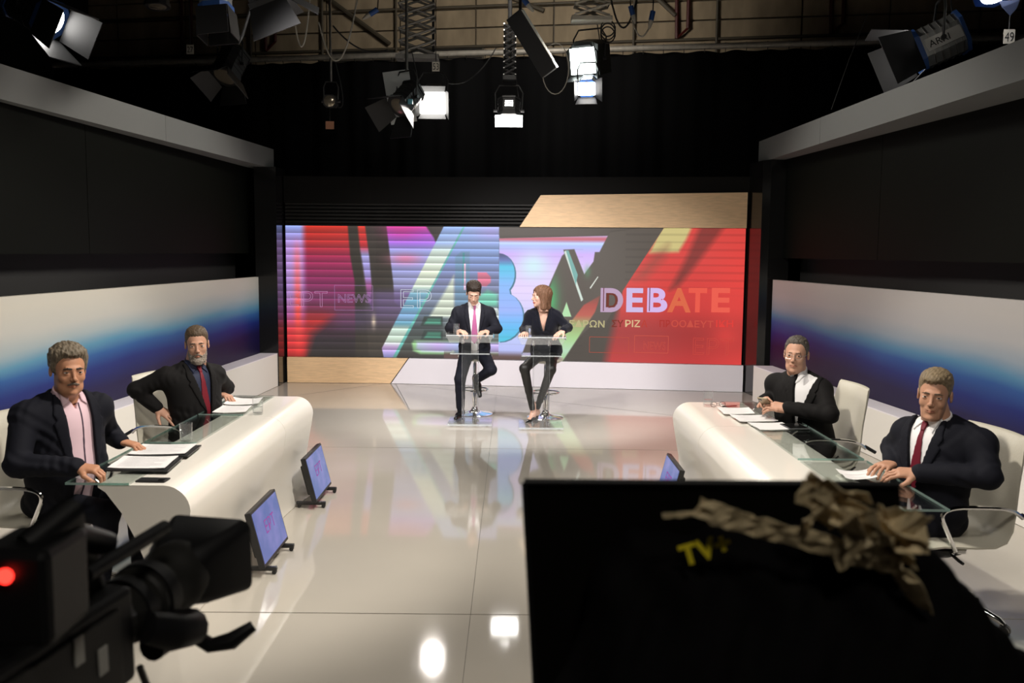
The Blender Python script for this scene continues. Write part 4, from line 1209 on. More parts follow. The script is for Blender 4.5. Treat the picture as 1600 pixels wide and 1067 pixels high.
def hand_mesh(curl=(.5, .5, .5, .5), spread=.06, thumb=(.75, .65, -.25), tcurl=.4, size=1.):
    """right-hand-like shape: y along the fingers, +x thumb side, +z back of hand; origin at the wrist"""
    g = Grid((-.075, -.075, -.10), (.105, .205, .05), .0030)
    d = g.cone((0, -.028, 0), (0, .01, 0), .026, .026, ((0, 0, 1), 1.25))
    d = smin(d, g.cone((-.016, .020, 0), (-.024, .078, .001), .019, .0155, ((0, 0, 1), 1.35)), .02)
    d = smin(d, g.cone((.016, .018, -.001), (.022, .080, .002), .021, .0165, ((0, 0, 1), 1.35)), .02)
    d = smin(d, g.cone((0, .02, .002), (0, .082, .004), .018, .016, ((0, 0, 1), 1.2)), .02)
    roots = [(.031, .085, .001), (.0105, .089, .003), (-.0105, .086, .002), (-.030, .077, -.001)]
    lens = [(.040, .025, .020), (.045, .029, .022), (.041, .027, .021), (.032, .020, .018)]
    for i in range(4):
        a = np.array(roots[i]); ang = 0.; sp = (1.2 - i) * spread - .02 * (i - 1)
        r = .0092 if i < 3 else .0080
        prev = np.array([a[0] * .85, a[1] - .03, a[2]])
        d = smin(d, g.cone(prev, a, .010, .0098), .008)
        fd = None
        for k, L in enumerate(lens[i]):
            ang += curl[i] * (.75, 1.0, .7)[k]
            b = a + L * np.array([math.sin(sp) * math.cos(ang), math.cos(sp) * math.cos(ang), -math.sin(ang)])
            q = g.cone(a, b, r - .0006 * k, r - .0006 * (k + 1))
            fd = q if fd is None else smin(fd, q, .004)
            a = b
        d = smin(d, fd, .0045)
    a = np.array((.024, .020, -.006)); t = np.array(thumb, float); t /= np.linalg.norm(t)
    b = a + t * .045; d = smin(d, g.cone(a, b, .0155, .0125), .016)
    t2 = t + np.array((-.9, .6, -.3)) * tcurl; t2 /= np.linalg.norm(t2)
    c = b + t2 * .032; q = g.cone(b, c, .0115, .0100)
    t3 = t2 + np.array((-.6, .4, -.2)) * tcurl; t3 /= np.linalg.norm(t3)
    q = smin(q, g.cone(c, c + t3 * .022, .0100, .0080), .004)
    d = smin(d, q, .008)
    V, Q = nets(g, d)
    return V * size, Q

def frame(origin, fdir, up, mirror=1):
    """matrix with y along fdir, z near up; mirror=-1 flips the thumb side"""
    y = Vector(fdir).normalized(); z = Vector(up); z = (z - y * z.dot(y)).normalized(); x = y.cross(z)
    x = x * mirror
    m = Matrix(((x.x, y.x, z.x, origin[0]), (x.y, y.y, z.y, origin[1]), (x.z, y.z, z.z, origin[2]), (0, 0, 0, 1)))
    return m

def person(label, P):
    hip = Vector(P['hip']); psi = R(P['psi'])
    root = empty('person', (hip.x, hip.y, 0), psi, label, 'person')
    Rz = Matrix.Rotation(-psi, 4, 'Z')
    def L(p): return Rz @ (Vector(p) - Vector((hip.x, hip.y, 0)))
    def LV(v): return Rz @ Vector(v)
    A = np.array
    female = P.get('female', False); fat = P.get('fat', 0.); k = P.get('build', 1.)
    head = L(P['head']); pel = Vector((0, 0, hip.z))
    N = head + Vector(P.get('neck_off', (0, .045, -.165)))
    sp_ = N - pel
    S = N + Vector((0, .005, -.055))
    hw = (.150 if female else .172) * k
    # --- head
    Mh = Matrix.Translation(head) @ Matrix.Rotation(R(P['head_psi']) - psi, 4, 'Z') @ Matrix.Rotation(R(P.get('roll', 0)), 4, 'Y') @ Matrix.Rotation(R(P.get('pitch', 0)), 4, 'X')
    f = P['face']; hs = f.get('size', 1.0)
    Mh = Mh @ Matrix.Diagonal((hs, hs, hs, 1))
    skin = mat('skin_%s' % f['skin_name'], f['skin'], .5, spec=.35, bump=.04, bscale=220, var=.05)
    lip = mat('lips_%s' % f['skin_name'], f.get('lips', tuple(a * b for a, b in zip(f['skin'], (.85, .66, .66)))), .4)
    hv, hq, hm = head_mesh(f)
    parts = [(xf(Mh, hv), hq, hm)]
    # --- joints of the arms
    arms = {}
    for sd, key in ((-1, 'R'), (1, 'L')):
        a = P[key]
        sh = S + Vector((sd * hw, .0, -.015)) + Vector(a.get('sh', (0, 0, 0)))
        arms[key] = (sh, L(a['elbow']), L(a['wrist']))
        m = frame(arms[key][2], LV(a['dir']), LV(a['up']), -1 if sd < 0 else 1)
        # thumb: person's right hand has the thumb on its left seen from behind with back up
        m = frame(arms[key][2], LV(a['dir']), LV(a['up']), 1 if sd > 0 else -1) if a.get('thumb_in', True) else m
        hv_, hq_ = hand_mesh(a.get('curl', (.4,) * 4), a.get('spread', .06), a.get('thumb', (.75, .65, -.25)), a.get('tcurl', .4), P.get('hand', .98))
        # x axis of frame = dir x up; for the left hand (palm down, fingers away) that points to the thumb side mirrored
        mm = np.array(m); mm[:3, 0] *= -1
        flip = np.linalg.det(mm[:3, :3]) < 0
        parts.append((xf(mm, hv_), hq_[:, ::-1] if flip else hq_, 0))
    # --- hidden body core joining head, arms and legs
    allp = [head, N, pel] + [q for v in arms.values() for q in v] + [L(q) for leg in P['legs'] for q in leg[:3]]
    lo = [min(q[i] for q in allp) - .16 for i in range(3)]; hi = [max(q[i] for q in allp) + .16 for i in range(3)]
    g = Grid(lo, hi, .014)
    fs = .78 if female else 1.
    d = g.cone(head + Vector((0, .022, -.05)), N + Vector((0, .01, -.05)), .052, .058)
    d = smin(d, g.cone(pel + sp_ * .3, pel + sp_ * .72, .09, .10), .05)
    d = smin(d, g.cone(pel, pel + sp_ * .35, .10, .09), .05)
    for key, (sh, el, wr) in arms.items():
        d = smin(d, g.cone(N + Vector((0, .01, -.09)), sh, .05, .042), .03)
        d = smin(d, g.cone(sh, el, .040 * fs, .030 * fs), .015); d = smin(d, g.cone(el, wr, .030 * fs, .024 * fs), .01)
    for leg in P['legs']:
        h_, kn, an = [L(q) for q in leg[:3]]
        d = smin(d, g.cone(h_, kn, .065, .045), .03); d = smin(d, g.cone(kn, an, .042, .030), .02)
    bv, bq = nets(g, d)
    parts.append((bv, bq, 0))
    np_mesh('body', parts, [skin, lip], root)
    # --- eyes
    Me = np.array(Mh)
    for s in (-1, 1):
        b = MB(); b.T = Mh @ Matrix.Translation((s * .031, -.0735, 0))
        b.lathe([(.0001, -.0135)] + [(.0135 * math.cos(a), .0135 * math.sin(a)) for a in np.linspace(-1.4, 1.4, 9)] + [(.0001, .0135)], 14)
        e = b.build('eye', M['eye_white'], root, True, 80)
        b = MB(); lk = P.get('look', (0, 0)); b.T = Mh @ Matrix.Translation((s * .031 + lk[0], -.0735, lk[1])) @ Matrix.Rotation(math.pi / 2, 4, 'X')
        b.lathe([(.0062, .0118), (.0050, .0134), (.0001, .0140)], 14)
        b.build('iris', M['iris'], e, True, 80)
    hairm = hair_mat('hair_%s' % f['skin_name'], f['hair_col'])
    v_, q_ = hair_mesh(f); np_mesh('hair', [(xf(Mh, v_), q_, 0)], [hairm], root)
    v_, q_ = brow_mesh(f); np_mesh('eyebrows', [(xf(Mh, v_), q_, 0)], [mat('brow_%s' % f['skin_name'], f.get('brow_col', f['hair_col']), .7)], root)
    for kd in f.get('facial', ()):
        v_, q_ = facial_hair(f, kd)
        np_mesh(kd, [(xf(Mh, v_), q_, 0)], [hair_mat('%s_%s' % (kd, f['skin_name']), f['facial_col'])], root)
    if f.get('glasses'):
        gl = None
        for s in (-1, 1):
            b = MB(); b.T = Mh
            b.tube([Vector((s * .032 + .0245 * math.cos(a), -.1015 + .010 * abs(math.cos(a)) * (1 if s * math.cos(a) > 0 else 0), -.003 + .0175 * math.sin(a))) for a in np.linspace(0, 2 * math.pi, 25)], .0012, 5, False)
            b.tube([(s * .0565, -.0915, .004), (s * .0735, -.06, .004), (s * .0800, .008, .006)], .0013, 5)
            if gl is None: b.tube([(-.009, -.102, .002), (0, -.105, .006), (.009, -.102, .002)], .0013, 5)
            o = b.build('eyeglasses', M['steel'], root) if gl is None else b.build('rim', M['steel'], gl)
            gl = gl or o
    # --- clothes
    C = P['clothes']
    jl = P.get('jacket_len', .0)
    lo = [min(q[i] for q in [N, pel] + [q for v in arms.values() for q in v]) - (.22 if i < 2 else .14) for i in range(3)]
    hi = [max(q[i] for q in [N, pel] + [q for v in arms.values() for q in v]) + (.22 if i < 2 else .10) for i in range(3)]
    lo[2] = pel.z - .16
    g = Grid(lo, hi, .0066)
    def torso(g):
        kk = .86 if female else 1.
        d = g.ell(pel + Vector((0, 0, .02)), (.170 * k * (1.03 if female else 1), .135, .13))
        d = smin(d, g.ell(pel + sp_ * .34 + Vector((0, -.022 * fat, 0)), ((.150 + .028 * fat) * k * kk, (.118 + .042 * fat) * kk, .17)), .08)
        d = smin(d, g.ell(pel + sp_ * .68 + Vector((0, -.008, 0)), (.172 * k * kk, (.116 + .012 * fat) * kk, .17)), .08)
        if female:
            for s in (-1, 1): d = smin(d, g.ell(pel + sp_ * .64 + Vector((s * .062, -.088, 0)), (.06, .048, .06)), .05)
        d = smin(d, g.cone(S + Vector((-hw * .8, .01, -.03)), S + Vector((hw * .8, .01, -.03)), .062, .062), .07)
        for s in (-1, 1):
            d = smin(d, g.cone(N + Vector((s * .035, .018, .0)), S + Vector((s * hw * .85, .01, -.005)), .042, .046), .05)
        return d
    A0 = N + Vector((0, .008, -.045)); A1 = head + Vector((0, .020, -.060))
    T0 = torso(g)
    J = T0 - .010
    FA = []
    for key, (sh, el, wr) in arms.items():
        J = smin(J, g.sphere(sh, .060 * k), .04)
        ar = .0625 * k if not female else .052
        fa = (wr - el); we = el + fa * (1 - .012 / fa.length) if not P[key].get('short') else el + fa * P[key]['short']
        J = smin(J, g.cone(sh, el, ar, ar * .84), .03)
        FA.append(g.cone(el, we, ar * .88, ar * (.80 if female else .68)))
    # creases along the bent sleeves and across the waist
    ph = P.get('seed', 1.) * 1.7
    cr = .0030 * np.sin(g.Z * 95 + g.X * 60 + 2.2 * np.sin(g.Y * 26 + ph)) * np.clip(np.sin(g.Y * 19 + g.Z * 14 + g.X * 23 + ph), 0, 1) + .0022 * np.sin(g.X * 120 - g.Y * 80 + 2 * np.sin(g.Z * 30 + ph)) * np.clip(np.sin(g.X * 17 - g.Z * 21 + ph * 2), 0, 1)
    Jf = J + cr
    zb = pel.z + sp_.z * P.get('button', .36); zn = N.z
    yb = N.y + .005
    xo = P.get('vshift', 0.)
    wn = P.get('vwide', .070 if not female else .055)
    if P.get('open'):
        ow = P['open']
        V_ = [(-wn, zn + .08), (wn, zn + .08), (wn * .98 + xo * .3, zn - .02), (ow + xo, zb), (ow * 1.15 + xo, pel.z - .2), (-ow * .75 + xo, pel.z - .2), (-ow * .8 + xo, zb), (-wn * .98 + xo * .3, zn - .02)]
    else:
        V_ = [(-wn, zn + .08), (wn, zn + .08), (wn * .98, zn - .02), (.010 + xo, zb), (-.006 + xo, zb), (-wn * .98, zn - .02)]
    vee = np.maximum(g.poly_xz(V_), g.Y - yb)
    Jv = smax(Jf, -vee, .006)
    Jv = np.maximum(Jv, -(g.cone(A0, A1, .063, .066)))       # neck hole
    Jv = np.maximum(Jv, pel.z - .10 - g.Z + 0 * g.X)
    for q in FA: Jv = smin(Jv, q + cr, .022)
    if P.get('cut') is not None: Jv = np.maximum(Jv, P['cut'] - g.Z)
    jv, jq = nets(g, Jv)
    jacket = np_mesh('jacket', [(jv, jq, 0)], [C['jacket']], root)
    # lapels lie on the jacket front
    lw = P.get('lapel', .052)
    lp = []
    for s in (-1, 1):
        def e(t): 
            a_ = Vector((wn * .98, zn - .02)); b_ = Vector(((P['open'] + xo * s) if P.get('open') else .010 + xo * s, zb)); q = a_.lerp(b_, t); return q
        pts = [(e(-.12).x, zn + .035), (e(0).x, e(0).y), (e(.5).x, e(.5).y), (e(.97).x, e(.97).y), (e(.75).x + lw * .55, e(.75).y), (e(.30).x + lw * 1.05, e(.30).y + .01), (e(.22).x + lw * .75, e(.22).y), (e(.17).x + lw * .95, e(.17).y + .012), (e(-.05).x + lw * .45, zn + .03)]
        lp.append(np.maximum(np.maximum(g.poly_xz([(s * x_, z_) for x_, z_ in pts]), g.Y - yb), np.maximum(J - .0085, -(J + .010))))
    lap = np.minimum(lp[0], lp[1]); lap = np.maximum(lap, -(g.cone(A0, A1, .062, .065)))
    lv, lq = nets(g, lap)
    if len(lq): np_mesh('lapels', [(lv, lq, 0)], [C.get('lapel', C['jacket'])], jacket)
    # button
    if not P.get('open') and not female:
        b = MB(); q = Vector((.012 + xo, 0, zb - .012)); 
        ix = int((q.x - g.lo[0]) / g.h); iz = int((q.z - g.lo[2]) / g.h); col = np.broadcast_to(J, g.n)[ix, :, iz]; jn = np.nonzero(col < 0)[0]
        if len(jn):
            yy = g.lo[1] + jn[0] * g.h; b.T = rotT((q.x, yy - .002, q.z), math.pi / 2); b.lathe([(.009, -.002), (.009, .004), (.001, .005)], 12); b.build('button', M['black_gloss'] if P.get('button_col') is None else P['button_col'], jacket, True)
    # shirt
    gs = Grid([N.x - .17, min(N.y, 0) - .24, pel.z + .0], [N.x + .17, N.y + .12, N.z + .075], .0046)
    ts = torso(gs) + .004
    colr = gs.cone(A0, A1, .0585, .0565) 
    if not female:
        ts = smin(ts, colr + .001, .03)
    cut_top = np.maximum(gs.Z - (N.z + .028 + (gs.Y - N.y) * .42), 0 * gs.X - 1)
    sh_ = np.maximum(ts, cut_top)
    if P.get('collar_open'):
        co = P['collar_open']
        sh_ = np.maximum(sh_, -np.maximum(gs.poly_xz([(-.034, zn + .1), (.034, zn + .1), (.030, zn + .01), (0, zn - co), (-.030, zn + .01)]), gs.Y - N.y))
    if 'shirt' in C:
        sv, sq_ = nets(gs, np.maximum(sh_, -(sh_ + .02)))
        shirt = np_mesh('shirt', [(sv, sq_, 0)], [C['shirt']], root)
        # collar leaves
        lf = None
        for s in (-1, 1):
            wd_ = .030 if P.get('collar_open') else .006
            pts = [(wd_, zn + .018), (.060, zn + .060), (.075, zn + .045), (.064 if P.get('collar_open') else .052, zn - .034), (.040, zn - .016)]
            q = np.maximum(gs.poly_xz([(s * x_, z_) for x_, z_ in pts]), np.maximum(ts - .0085, -(ts + .009)))
            lf = q if lf is None else np.minimum(lf, q)
        band = np.maximum(np.maximum(colr - .004, -(colr + .004)), np.abs(gs.Z - (N.z + .036 + (gs.Y - N.y) * .50)) - .022)
        if P.get('collar_open'): band = np.maximum(band, -np.maximum(np.abs(gs.X) - .034, gs.Y - N.y))
        lf = np.minimum(np.maximum(lf, gs.Y - N.y), band)
        cv, cq = nets(gs, lf)
        np_mesh('collar', [(cv, cq, 0)], [C['shirt']], shirt)
        if 'placket' in C:
            pl = np.maximum(gs.poly_xz([(-.0045 + .02, zn - .02), (.0045 + .02, zn - .02), (.0055 + xo * .9, pel.z), (-.0055 + xo * .9, pel.z)]), np.maximum(ts - .0030, -(ts + .009)))
            pv, pq = nets(gs, np.maximum(pl, gs.Y - N.y)); 
            if len(pq): np_mesh('placket', [(pv, pq, 0)], [C['placket']], shirt)
        if 'tie' in C:
            tx = P.get('tie_shift', 0.); tb = P.get('tie_end', pel.z + .06)
            kn = [(-.017, zn + .016), (.017, zn + .016), (.011, zn - .022), (-.011, zn - .022)]
            bl = [(-.010, zn - .018), (.010, zn - .018), (.028 + tx * .5, zn - .22), (.038 + tx, tb + .04), (tx, tb), (-.038 + tx, tb + .04), (-.028 + tx * .5, zn - .22)]
            q = np.minimum(np.maximum(gs.poly_xz(kn), np.maximum(ts - .013, -(ts + .009))), np.maximum(gs.poly_xz(bl), np.maximum(ts - .0075, -(ts - .0005))))
            tv, tq = nets(gs, np.maximum(q, gs.Y - N.y))
            np_mesh('tie', [(tv, tq, 0)], [C['tie']], root)
    # shirt cuffs
    if 'cuff' in C:
        for key, (sh, el, wr) in arms.items():
            dv = (wr - el).normalized()
            MB().tube([wr - dv * .05, wr + dv * .004], [.034, .0335], 16).build('cuff', C['cuff'], root, True)
    # trousers
    allp = [pel] + [L(q) for leg in P['legs'] for q in leg[:3]]
    lo = [min(q[i] for q in allp) - .17 for i in range(3)]; hi = [max(q[i] for q in allp) + .17 for i in range(3)]
    g = Grid(lo, hi, .009)
    d = g.ell(pel, (.165 * k, .13, .115))
    ls = P.get('leg_scale', 1.)
    for leg in P['legs']:
        h_, kn, an = [L(q) for q in leg[:3]]
        d = smin(d, g.cone(h_, kn, .082 * ls, .062 * ls), .05)
    for leg in P['legs']:
        h_, kn, an = [L(q) for q in leg[:3]]
        d = smin(d, g.cone(kn, kn + (an - kn) * .93, .061 * ls, .046 * ls * P.get('hem', 1.)), .02)
    d = d + .002 * np.sin(g.Z * 70 + g.X * 50 + 2 * np.sin(g.Y * 30)) * np.clip(np.sin(g.Z * 16 + g.Y * 13), 0, 1)
    d = np.maximum(d, g.Z - pel.z - P.get('waist', .10))
    tv, tq = nets(g, d)
    np_mesh('trousers', [(tv, tq, 0)], [C['trousers']], root)
    # shoes: leg = (hip, knee, ankle, toe direction)
    for leg in P['legs']:
        an = L(leg[2]); td = LV(leg[3]).normalized(); upv = Vector((0, 0, 1)) if len(leg) < 5 else LV(leg[4])
        m = frame(an, td, upv)
        gg = Grid((-.075, -.10, -.115), (.075, .24, .09), .0042)
        if female:
            q = gg.cone((0, -.035, -.045), (0, .05, -.075), .027, .031); q = smin(q, gg.cone((0, .05, -.078), (0, .145, -.098), .030, .010, ((0, 0, 1), 1.5)), .02)
            skin_ = smin(gg.cone((0, -.005, .08), (0, -.01, -.03), .030, .032), gg.cone((0, -.01, -.035), (0, .07, -.072), .030, .024), .03)
            op = gg.ell((0, .010, -.015), (.040, .062, .055))
            q2 = np.maximum(smin(q, gg.cone((0, -.042, -.04), (0, -.05, -.108), .014, .005), .008), -op)
            v_, q__ = nets(gg, skin_); np_mesh('foot', [(xf(m, v_), q__[:, ::-1] if np.linalg.det(np.array(m)[:3, :3]) < 0 else q__, 0)], [skin], root)
            v_, q__ = nets(gg, q2)
        else:
            q = gg.cone((0, -.045, -.045), (0, .06, -.060), .038, .036); q = smin(q, gg.cone((0, .05, -.068), (0, .165, -.078), .040, .024, ((0, 0, 1), 1.35)), .03)
            q = smin(q, gg.cone((0, -.01, .02), (0, -.02, -.04), .036, .040), .02)
            q = np.maximum(q, -.095 - gg.Z)
            v_, q__ = nets(gg, q)
            MB().tube([an + (L(leg[1]) - an) * .22, an - Vector((0, 0, .02))], [.040, .036], 14).build('sock', M['sock'], root, True)
        np_mesh('shoe', [(xf(m, v_), q__, 0)], [M['shoe']], root)
    return root
def seat_legs(hip, psi, kn=.43, spread=.10, foot=.10):
    """hips, knees, ankles of someone seated, facing psi"""
    a = R(psi); fw = Vector((math.sin(a), -math.cos(a), 0)); sd = Vector((math.cos(a), math.sin(a), 0))
    c = Vector(hip)
    out = []
    for s in (-1, 1):
        h_ = c + sd * s * .085
        k_ = c + fw * kn + sd * s * (spread + .02) + Vector((0, 0, -.01))
        n_ = c + fw * (kn - .02 + (.05 if s > 0 else -.06)) + sd * s * spread; n_.z = foot
        out.append((h_, k_, n_, fw + sd * s * .15))
    return out
# pink-shirted man, near left
person('seated man with grey hair and moustache in navy jacket and open pink shirt', dict(
    hip=(-2.32, 4.56, .555), psi=52, head=(-2.225, 4.46, 1.243), head_psi=42, pitch=5, roll=2, fat=1.0, neck_off=(-.01, .05, -.150), build=1.08, seed=1.,
    face=dict(skin_name='ruddy', skin=(.47, .225, .13), w=1.06, jaw=1.06, fat=.8, size=.99, smile=.0035, hair='short', hair_col=(.15, .12, .085), top=.015, vol=.012, front=.006, curl=1.7, line=.076, recede=.7,
              facial=('moustache',), facial_col=(.13, .105, .085), brow=1.35, brow_col=(.03, .022, .018), eye=.0032),
    R=dict(elbow=(-2.36, 4.20, .815), wrist=(-2.085, 4.235, .800), dir=(.95, .10, -.16), up=(.1, -.15, 1), curl=(.75, .8, .85, .9), tcurl=.6),
    L=dict(elbow=(-2.22, 4.86, .84), wrist=(-2.115, 4.775, .808), dir=(.9, .05, -.22), up=(.2, .1, 1), curl=(.5, .6, .7, .8), tcurl=.4),
    open=.062, vshift=.010, button=.34, collar_open=.055, lapel=.060,
    clothes=dict(jacket=M['navy_dark'], shirt=M['pink_shirt'], placket=mat('piping', (.06, .035, .06), .7), trousers=M['navy_dark']),
    legs=seat_legs((-2.42, 4.60, .54), 78)))
# bearded man, far left
person('seated man with grey beard in black jacket, navy shirt and red tie', dict(
    hip=(-2.20, 6.17, .555), psi=48, head=(-2.178, 6.16, 1.198), head_psi=20, pitch=6, roll=-2, fat=.55, build=1.04, seed=2.,
    neck_off=(-.02, .04, -.165),
    face=dict(skin_name='fair', skin=(.50, .27, .185), w=1.0, jaw=1.0, fat=.2, size=1.0, hair='short', hair_col=(.085, .058, .036), top=.009, vol=.004, line=.070, recede=.9, curl=.6,
              facial=('beard',), facial_col=(.25, .21, .175), brow=1.1, brow_col=(.07, .05, .035), eye=.0030),
    R=dict(elbow=(-2.535, 5.99, .90), wrist=(-2.415, 6.04, .765), dir=(.72, -.05, -.42), up=(.35, -.45, .8), curl=(.12, .35, .4, .5), spread=.16, tcurl=.2, sh=(-.01, 0, .02)),
    L=dict(elbow=(-2.10, 6.52, .84), wrist=(-2.115, 6.43, .806), dir=(.75, -.4, -.15), up=(.1, .1, 1), curl=(.8, .85, .9, .9), tcurl=.6),
    button=.34, vshift=.015, lapel=.056, tie_shift=.0, button_col=M['steel'],
    clothes=dict(jacket=M['black_suit'], shirt=M['navy_shirt'], tie=M['red_tie'], trousers=M['black_suit']),
    legs=seat_legs((-2.26, 6.20, .54), 70)))
# man with glasses, far right
person('seated man with glasses in black jacket and open white shirt holding a phone', dict(
    hip=(2.01, 5.96, .555), psi=-50, neck_off=(0, .032, -.160), head=(1.922, 6.02, 1.180), head_psi=-27, pitch=3, roll=2, fat=.8, build=1.05, seed=3.,
    face=dict(skin_name='pale', skin=(.56, .31, .215), w=1.03, jaw=1.03, fat=.6, size=1.0, hair='short', hair_col=(.085, .072, .060), top=.007, vol=.003, line=.086, recede=1.3, curl=1.2,
              glasses=True, brow=.8, brow_col=(.10, .07, .05), eye=.0034),
    R=dict(elbow=(1.84, 6.22, .845), wrist=(1.728, 6.055, .855), dir=(-.25, -.85, .10), up=(-.65, .3, .70), curl=(.6, .65, .7, .7), tcurl=.3, thumb=(.5, .8, .1)),
    L=dict(elbow=(2.05, 5.70, .825), wrist=(1.812, 5.83, .845), dir=(-.88, .40, .04), up=(-.1, -.65, .75), curl=(.45, .5, .5, .6), tcurl=.3, thumb=(.4, .8, .4)),
    button=.40, vwide=.060, collar_open=.04, lapel=.055,
    clothes=dict(jacket=M['black_suit'], shirt=M['white_shirt'], cuff=M['white_shirt'], trousers=M['black_suit']),
    legs=seat_legs((2.03, 5.97, .54), -80)))
# man in dark red tie, near right
person('seated man with fair swept hair in black suit, white shirt and dark red tie', dict(
    hip=(2.08, 4.40, .555), psi=-50, head=(2.085, 4.37, 1.170), head_psi=-33, neck_off=(.030, .046, -.152), pitch=4, roll=3, fat=.35, build=1.08, seed=4.,
    face=dict(skin_name='tan', skin=(.48, .255, .165), w=1.0, jaw=.97, fat=.2, size=.99, smile=.0035, hair='short', hair_col=(.20, .15, .092), top=.015, vol=.004, front=.016, part=-.008, line=.069, recede=.6, curl=.8,
              brow=1.1, brow_col=(.08, .055, .035), eye=.0030),
    R=dict(elbow=(2.02, 4.66, .84), wrist=(1.925, 4.44, .805), dir=(-.75, -.55, -.05), up=(-.05, -.1, 1), curl=(.35, .4, .45, .5), tcurl=.4),
    L=dict(elbow=(2.24, 4.12, .82), wrist=(1.965, 4.245, .805), dir=(-.93, .30, -.06), up=(-.05, -.35, .95), curl=(.35, .4, .4, .45), tcurl=.4),
    button=.34, lapel=.058,
    clothes=dict(jacket=M['navy_dark'], shirt=M['white_shirt'], tie=M['wine_tie'], cuff=M['white_shirt'], trousers=M['navy_dark']),
    legs=seat_legs((2.17, 4.43, .54), -80)))
# host in navy suit
person('host in navy suit and pink tie looking down behind a lectern', dict(
    hip=(-.42, 10.0, .755), psi=2, head=(-.425, 9.80, 1.395), head_psi=6, pitch=24, roll=2, fat=0., build=1.0, seed=5., neck_off=(0, .075, -.15),
    face=dict(skin_name='host', skin=(.58, .35, .26), w=.98, jaw=1.0, size=1.0, hair='short', hair_col=(.022, .014, .010), top=.018, vol=.010, front=.010, line=.060, recede=.2, curl=.8, brow=1.1, eye=.0018),
    R=dict(elbow=(-.685, 9.86, 1.005), wrist=(-.585, 9.70, .992), dir=(.70, -.62, -.10), up=(0, -.1, 1), curl=(.6, .6, .6, .6)),
    L=dict(elbow=(-.165, 9.86, 1.005), wrist=(-.265, 9.70, .990), dir=(-.70, -.62, -.10), up=(0, -.1, 1), curl=(.6, .6, .6, .6)),
    open=.045, button=.40, lapel=.050, tie_end=.835, cut=.735,
    clothes=dict(jacket=M['charcoal_navy'], shirt=M['white_shirt'], tie=M['pink_tie'], cuff=M['white_shirt'], trousers=M['navy_suit']),
    waist=.08,
    legs=[((-.50, 9.98, .745), (-.565, 9.72, .46), (-.565, 9.80, .115), (-.25, -1, 0)),
          ((-.34, 9.98, .745), (-.225, 9.66, .575), (-.385, 9.80, .445), (.25, -.45, -.85), (.1, -.9, .45))]))
# woman host
person('woman host in black velvet jacket turning towards her colleague', dict(
    hip=(.38, 9.85, .755), psi=-12, head=(.305, 9.66, 1.378), head_psi=-68, pitch=2, roll=0, female=True, build=.98, seed=6., neck_off=(.02, .06, -.155), hand=.90,
    face=dict(skin_name='woman', skin=(.62, .37, .28), w=.94, jaw=.9, size=.95, hair='bob', hair_col=(.15, .075, .042), brow=.7, eye=.0044, lips=(.50, .10, .10)),
    R=dict(elbow=(.125, 9.68, 1.01), wrist=(.145, 9.53, .990), dir=(-.1, -.95, -.05), up=(.1, 0, 1), curl=(.3, .3, .35, .4)),
    L=dict(elbow=(.605, 9.62, 1.045), wrist=(.545, 9.50, 1.020), dir=(-.72, -.45, -.42), up=(-.25, -.35, .9), curl=(.2, .22, .25, .3), spread=.10),
    button=.52, lapel=.045, cut=.70,
    clothes=dict(jacket=M['velvet'], trousers=M['black_trouser']),
    waist=.06, leg_scale=.86, hem=.82,
    legs=[((.32, 9.83, .745), (.135, 9.50, .61), (.235, 9.62, .125), (-.50, -.85, 0)),
          ((.44, 9.83, .745), (.42, 9.52, .60), (.275, 9.72, .125), (-.35, -.9, 0))]))
# phone held by the man with glasses
ph = empty('phone', (1.70, 5.925, .858), 0, 'gold phone held in both hands by the man wearing glasses', 'phone')
b = MB(); b.T = Matrix.Rotation(R(-38), 4, 'Z') @ Matrix.Rotation(R(55), 4, 'X')
b.box((-.036, -.005, -.050), (.036, .005, .075), .004); b.build('body', mat('phone_gold', (.34, .28, .19), .35, metal=.5), ph)
b = MB(); b.T = Matrix.Rotation(R(-38), 4, 'Z') @ Matrix.Rotation(R(55), 4, 'X')
b.box((-.030, -.0065, .045), (-.008, -.005, .069), .0005); b.build('camera_bump', M['black_gloss'], ph)
# ------------------------------------------------------------------ lighting grid
def at(u, v, Y):
    """place seen at picture position (u, v), Y metres into the studio"""
    x = (u - 800) / F_PX; y = -(v - 533.5) / F_PX
    X = x * math.cos(rol) - y * math.sin(rol); Yv = x * math.sin(rol) + y * math.cos(rol)
    d = Vector((X, math.cos(pit) + Yv * math.sin(pit), -math.sin(pit) + Yv * math.cos(pit)))
    return Vector((0, 0, CAM_H)) + d * (Y / d.y)
GRID_Z = 6.9
grid = empty('lighting_grid', (0, 9, GRID_Z), 0, 'dark steel pipe grid carrying the studio lamps overhead', 'pipe grid')
for y in (-5, -1, 2.0, 3.0, 4.2):
    MB().tube([(-7.4, y, 0), (7.4, y, 0)], .03, 8).build('pipe', M['black_metal'], grid)
for x in (-6, -4, -2.4, -1.2, 0, 1, 2.6, 4.2, 6):
    MB().tube([(x, -8, .06), (x, 5, .06)], .03, 8).build('pipe', M['black_metal'], grid)

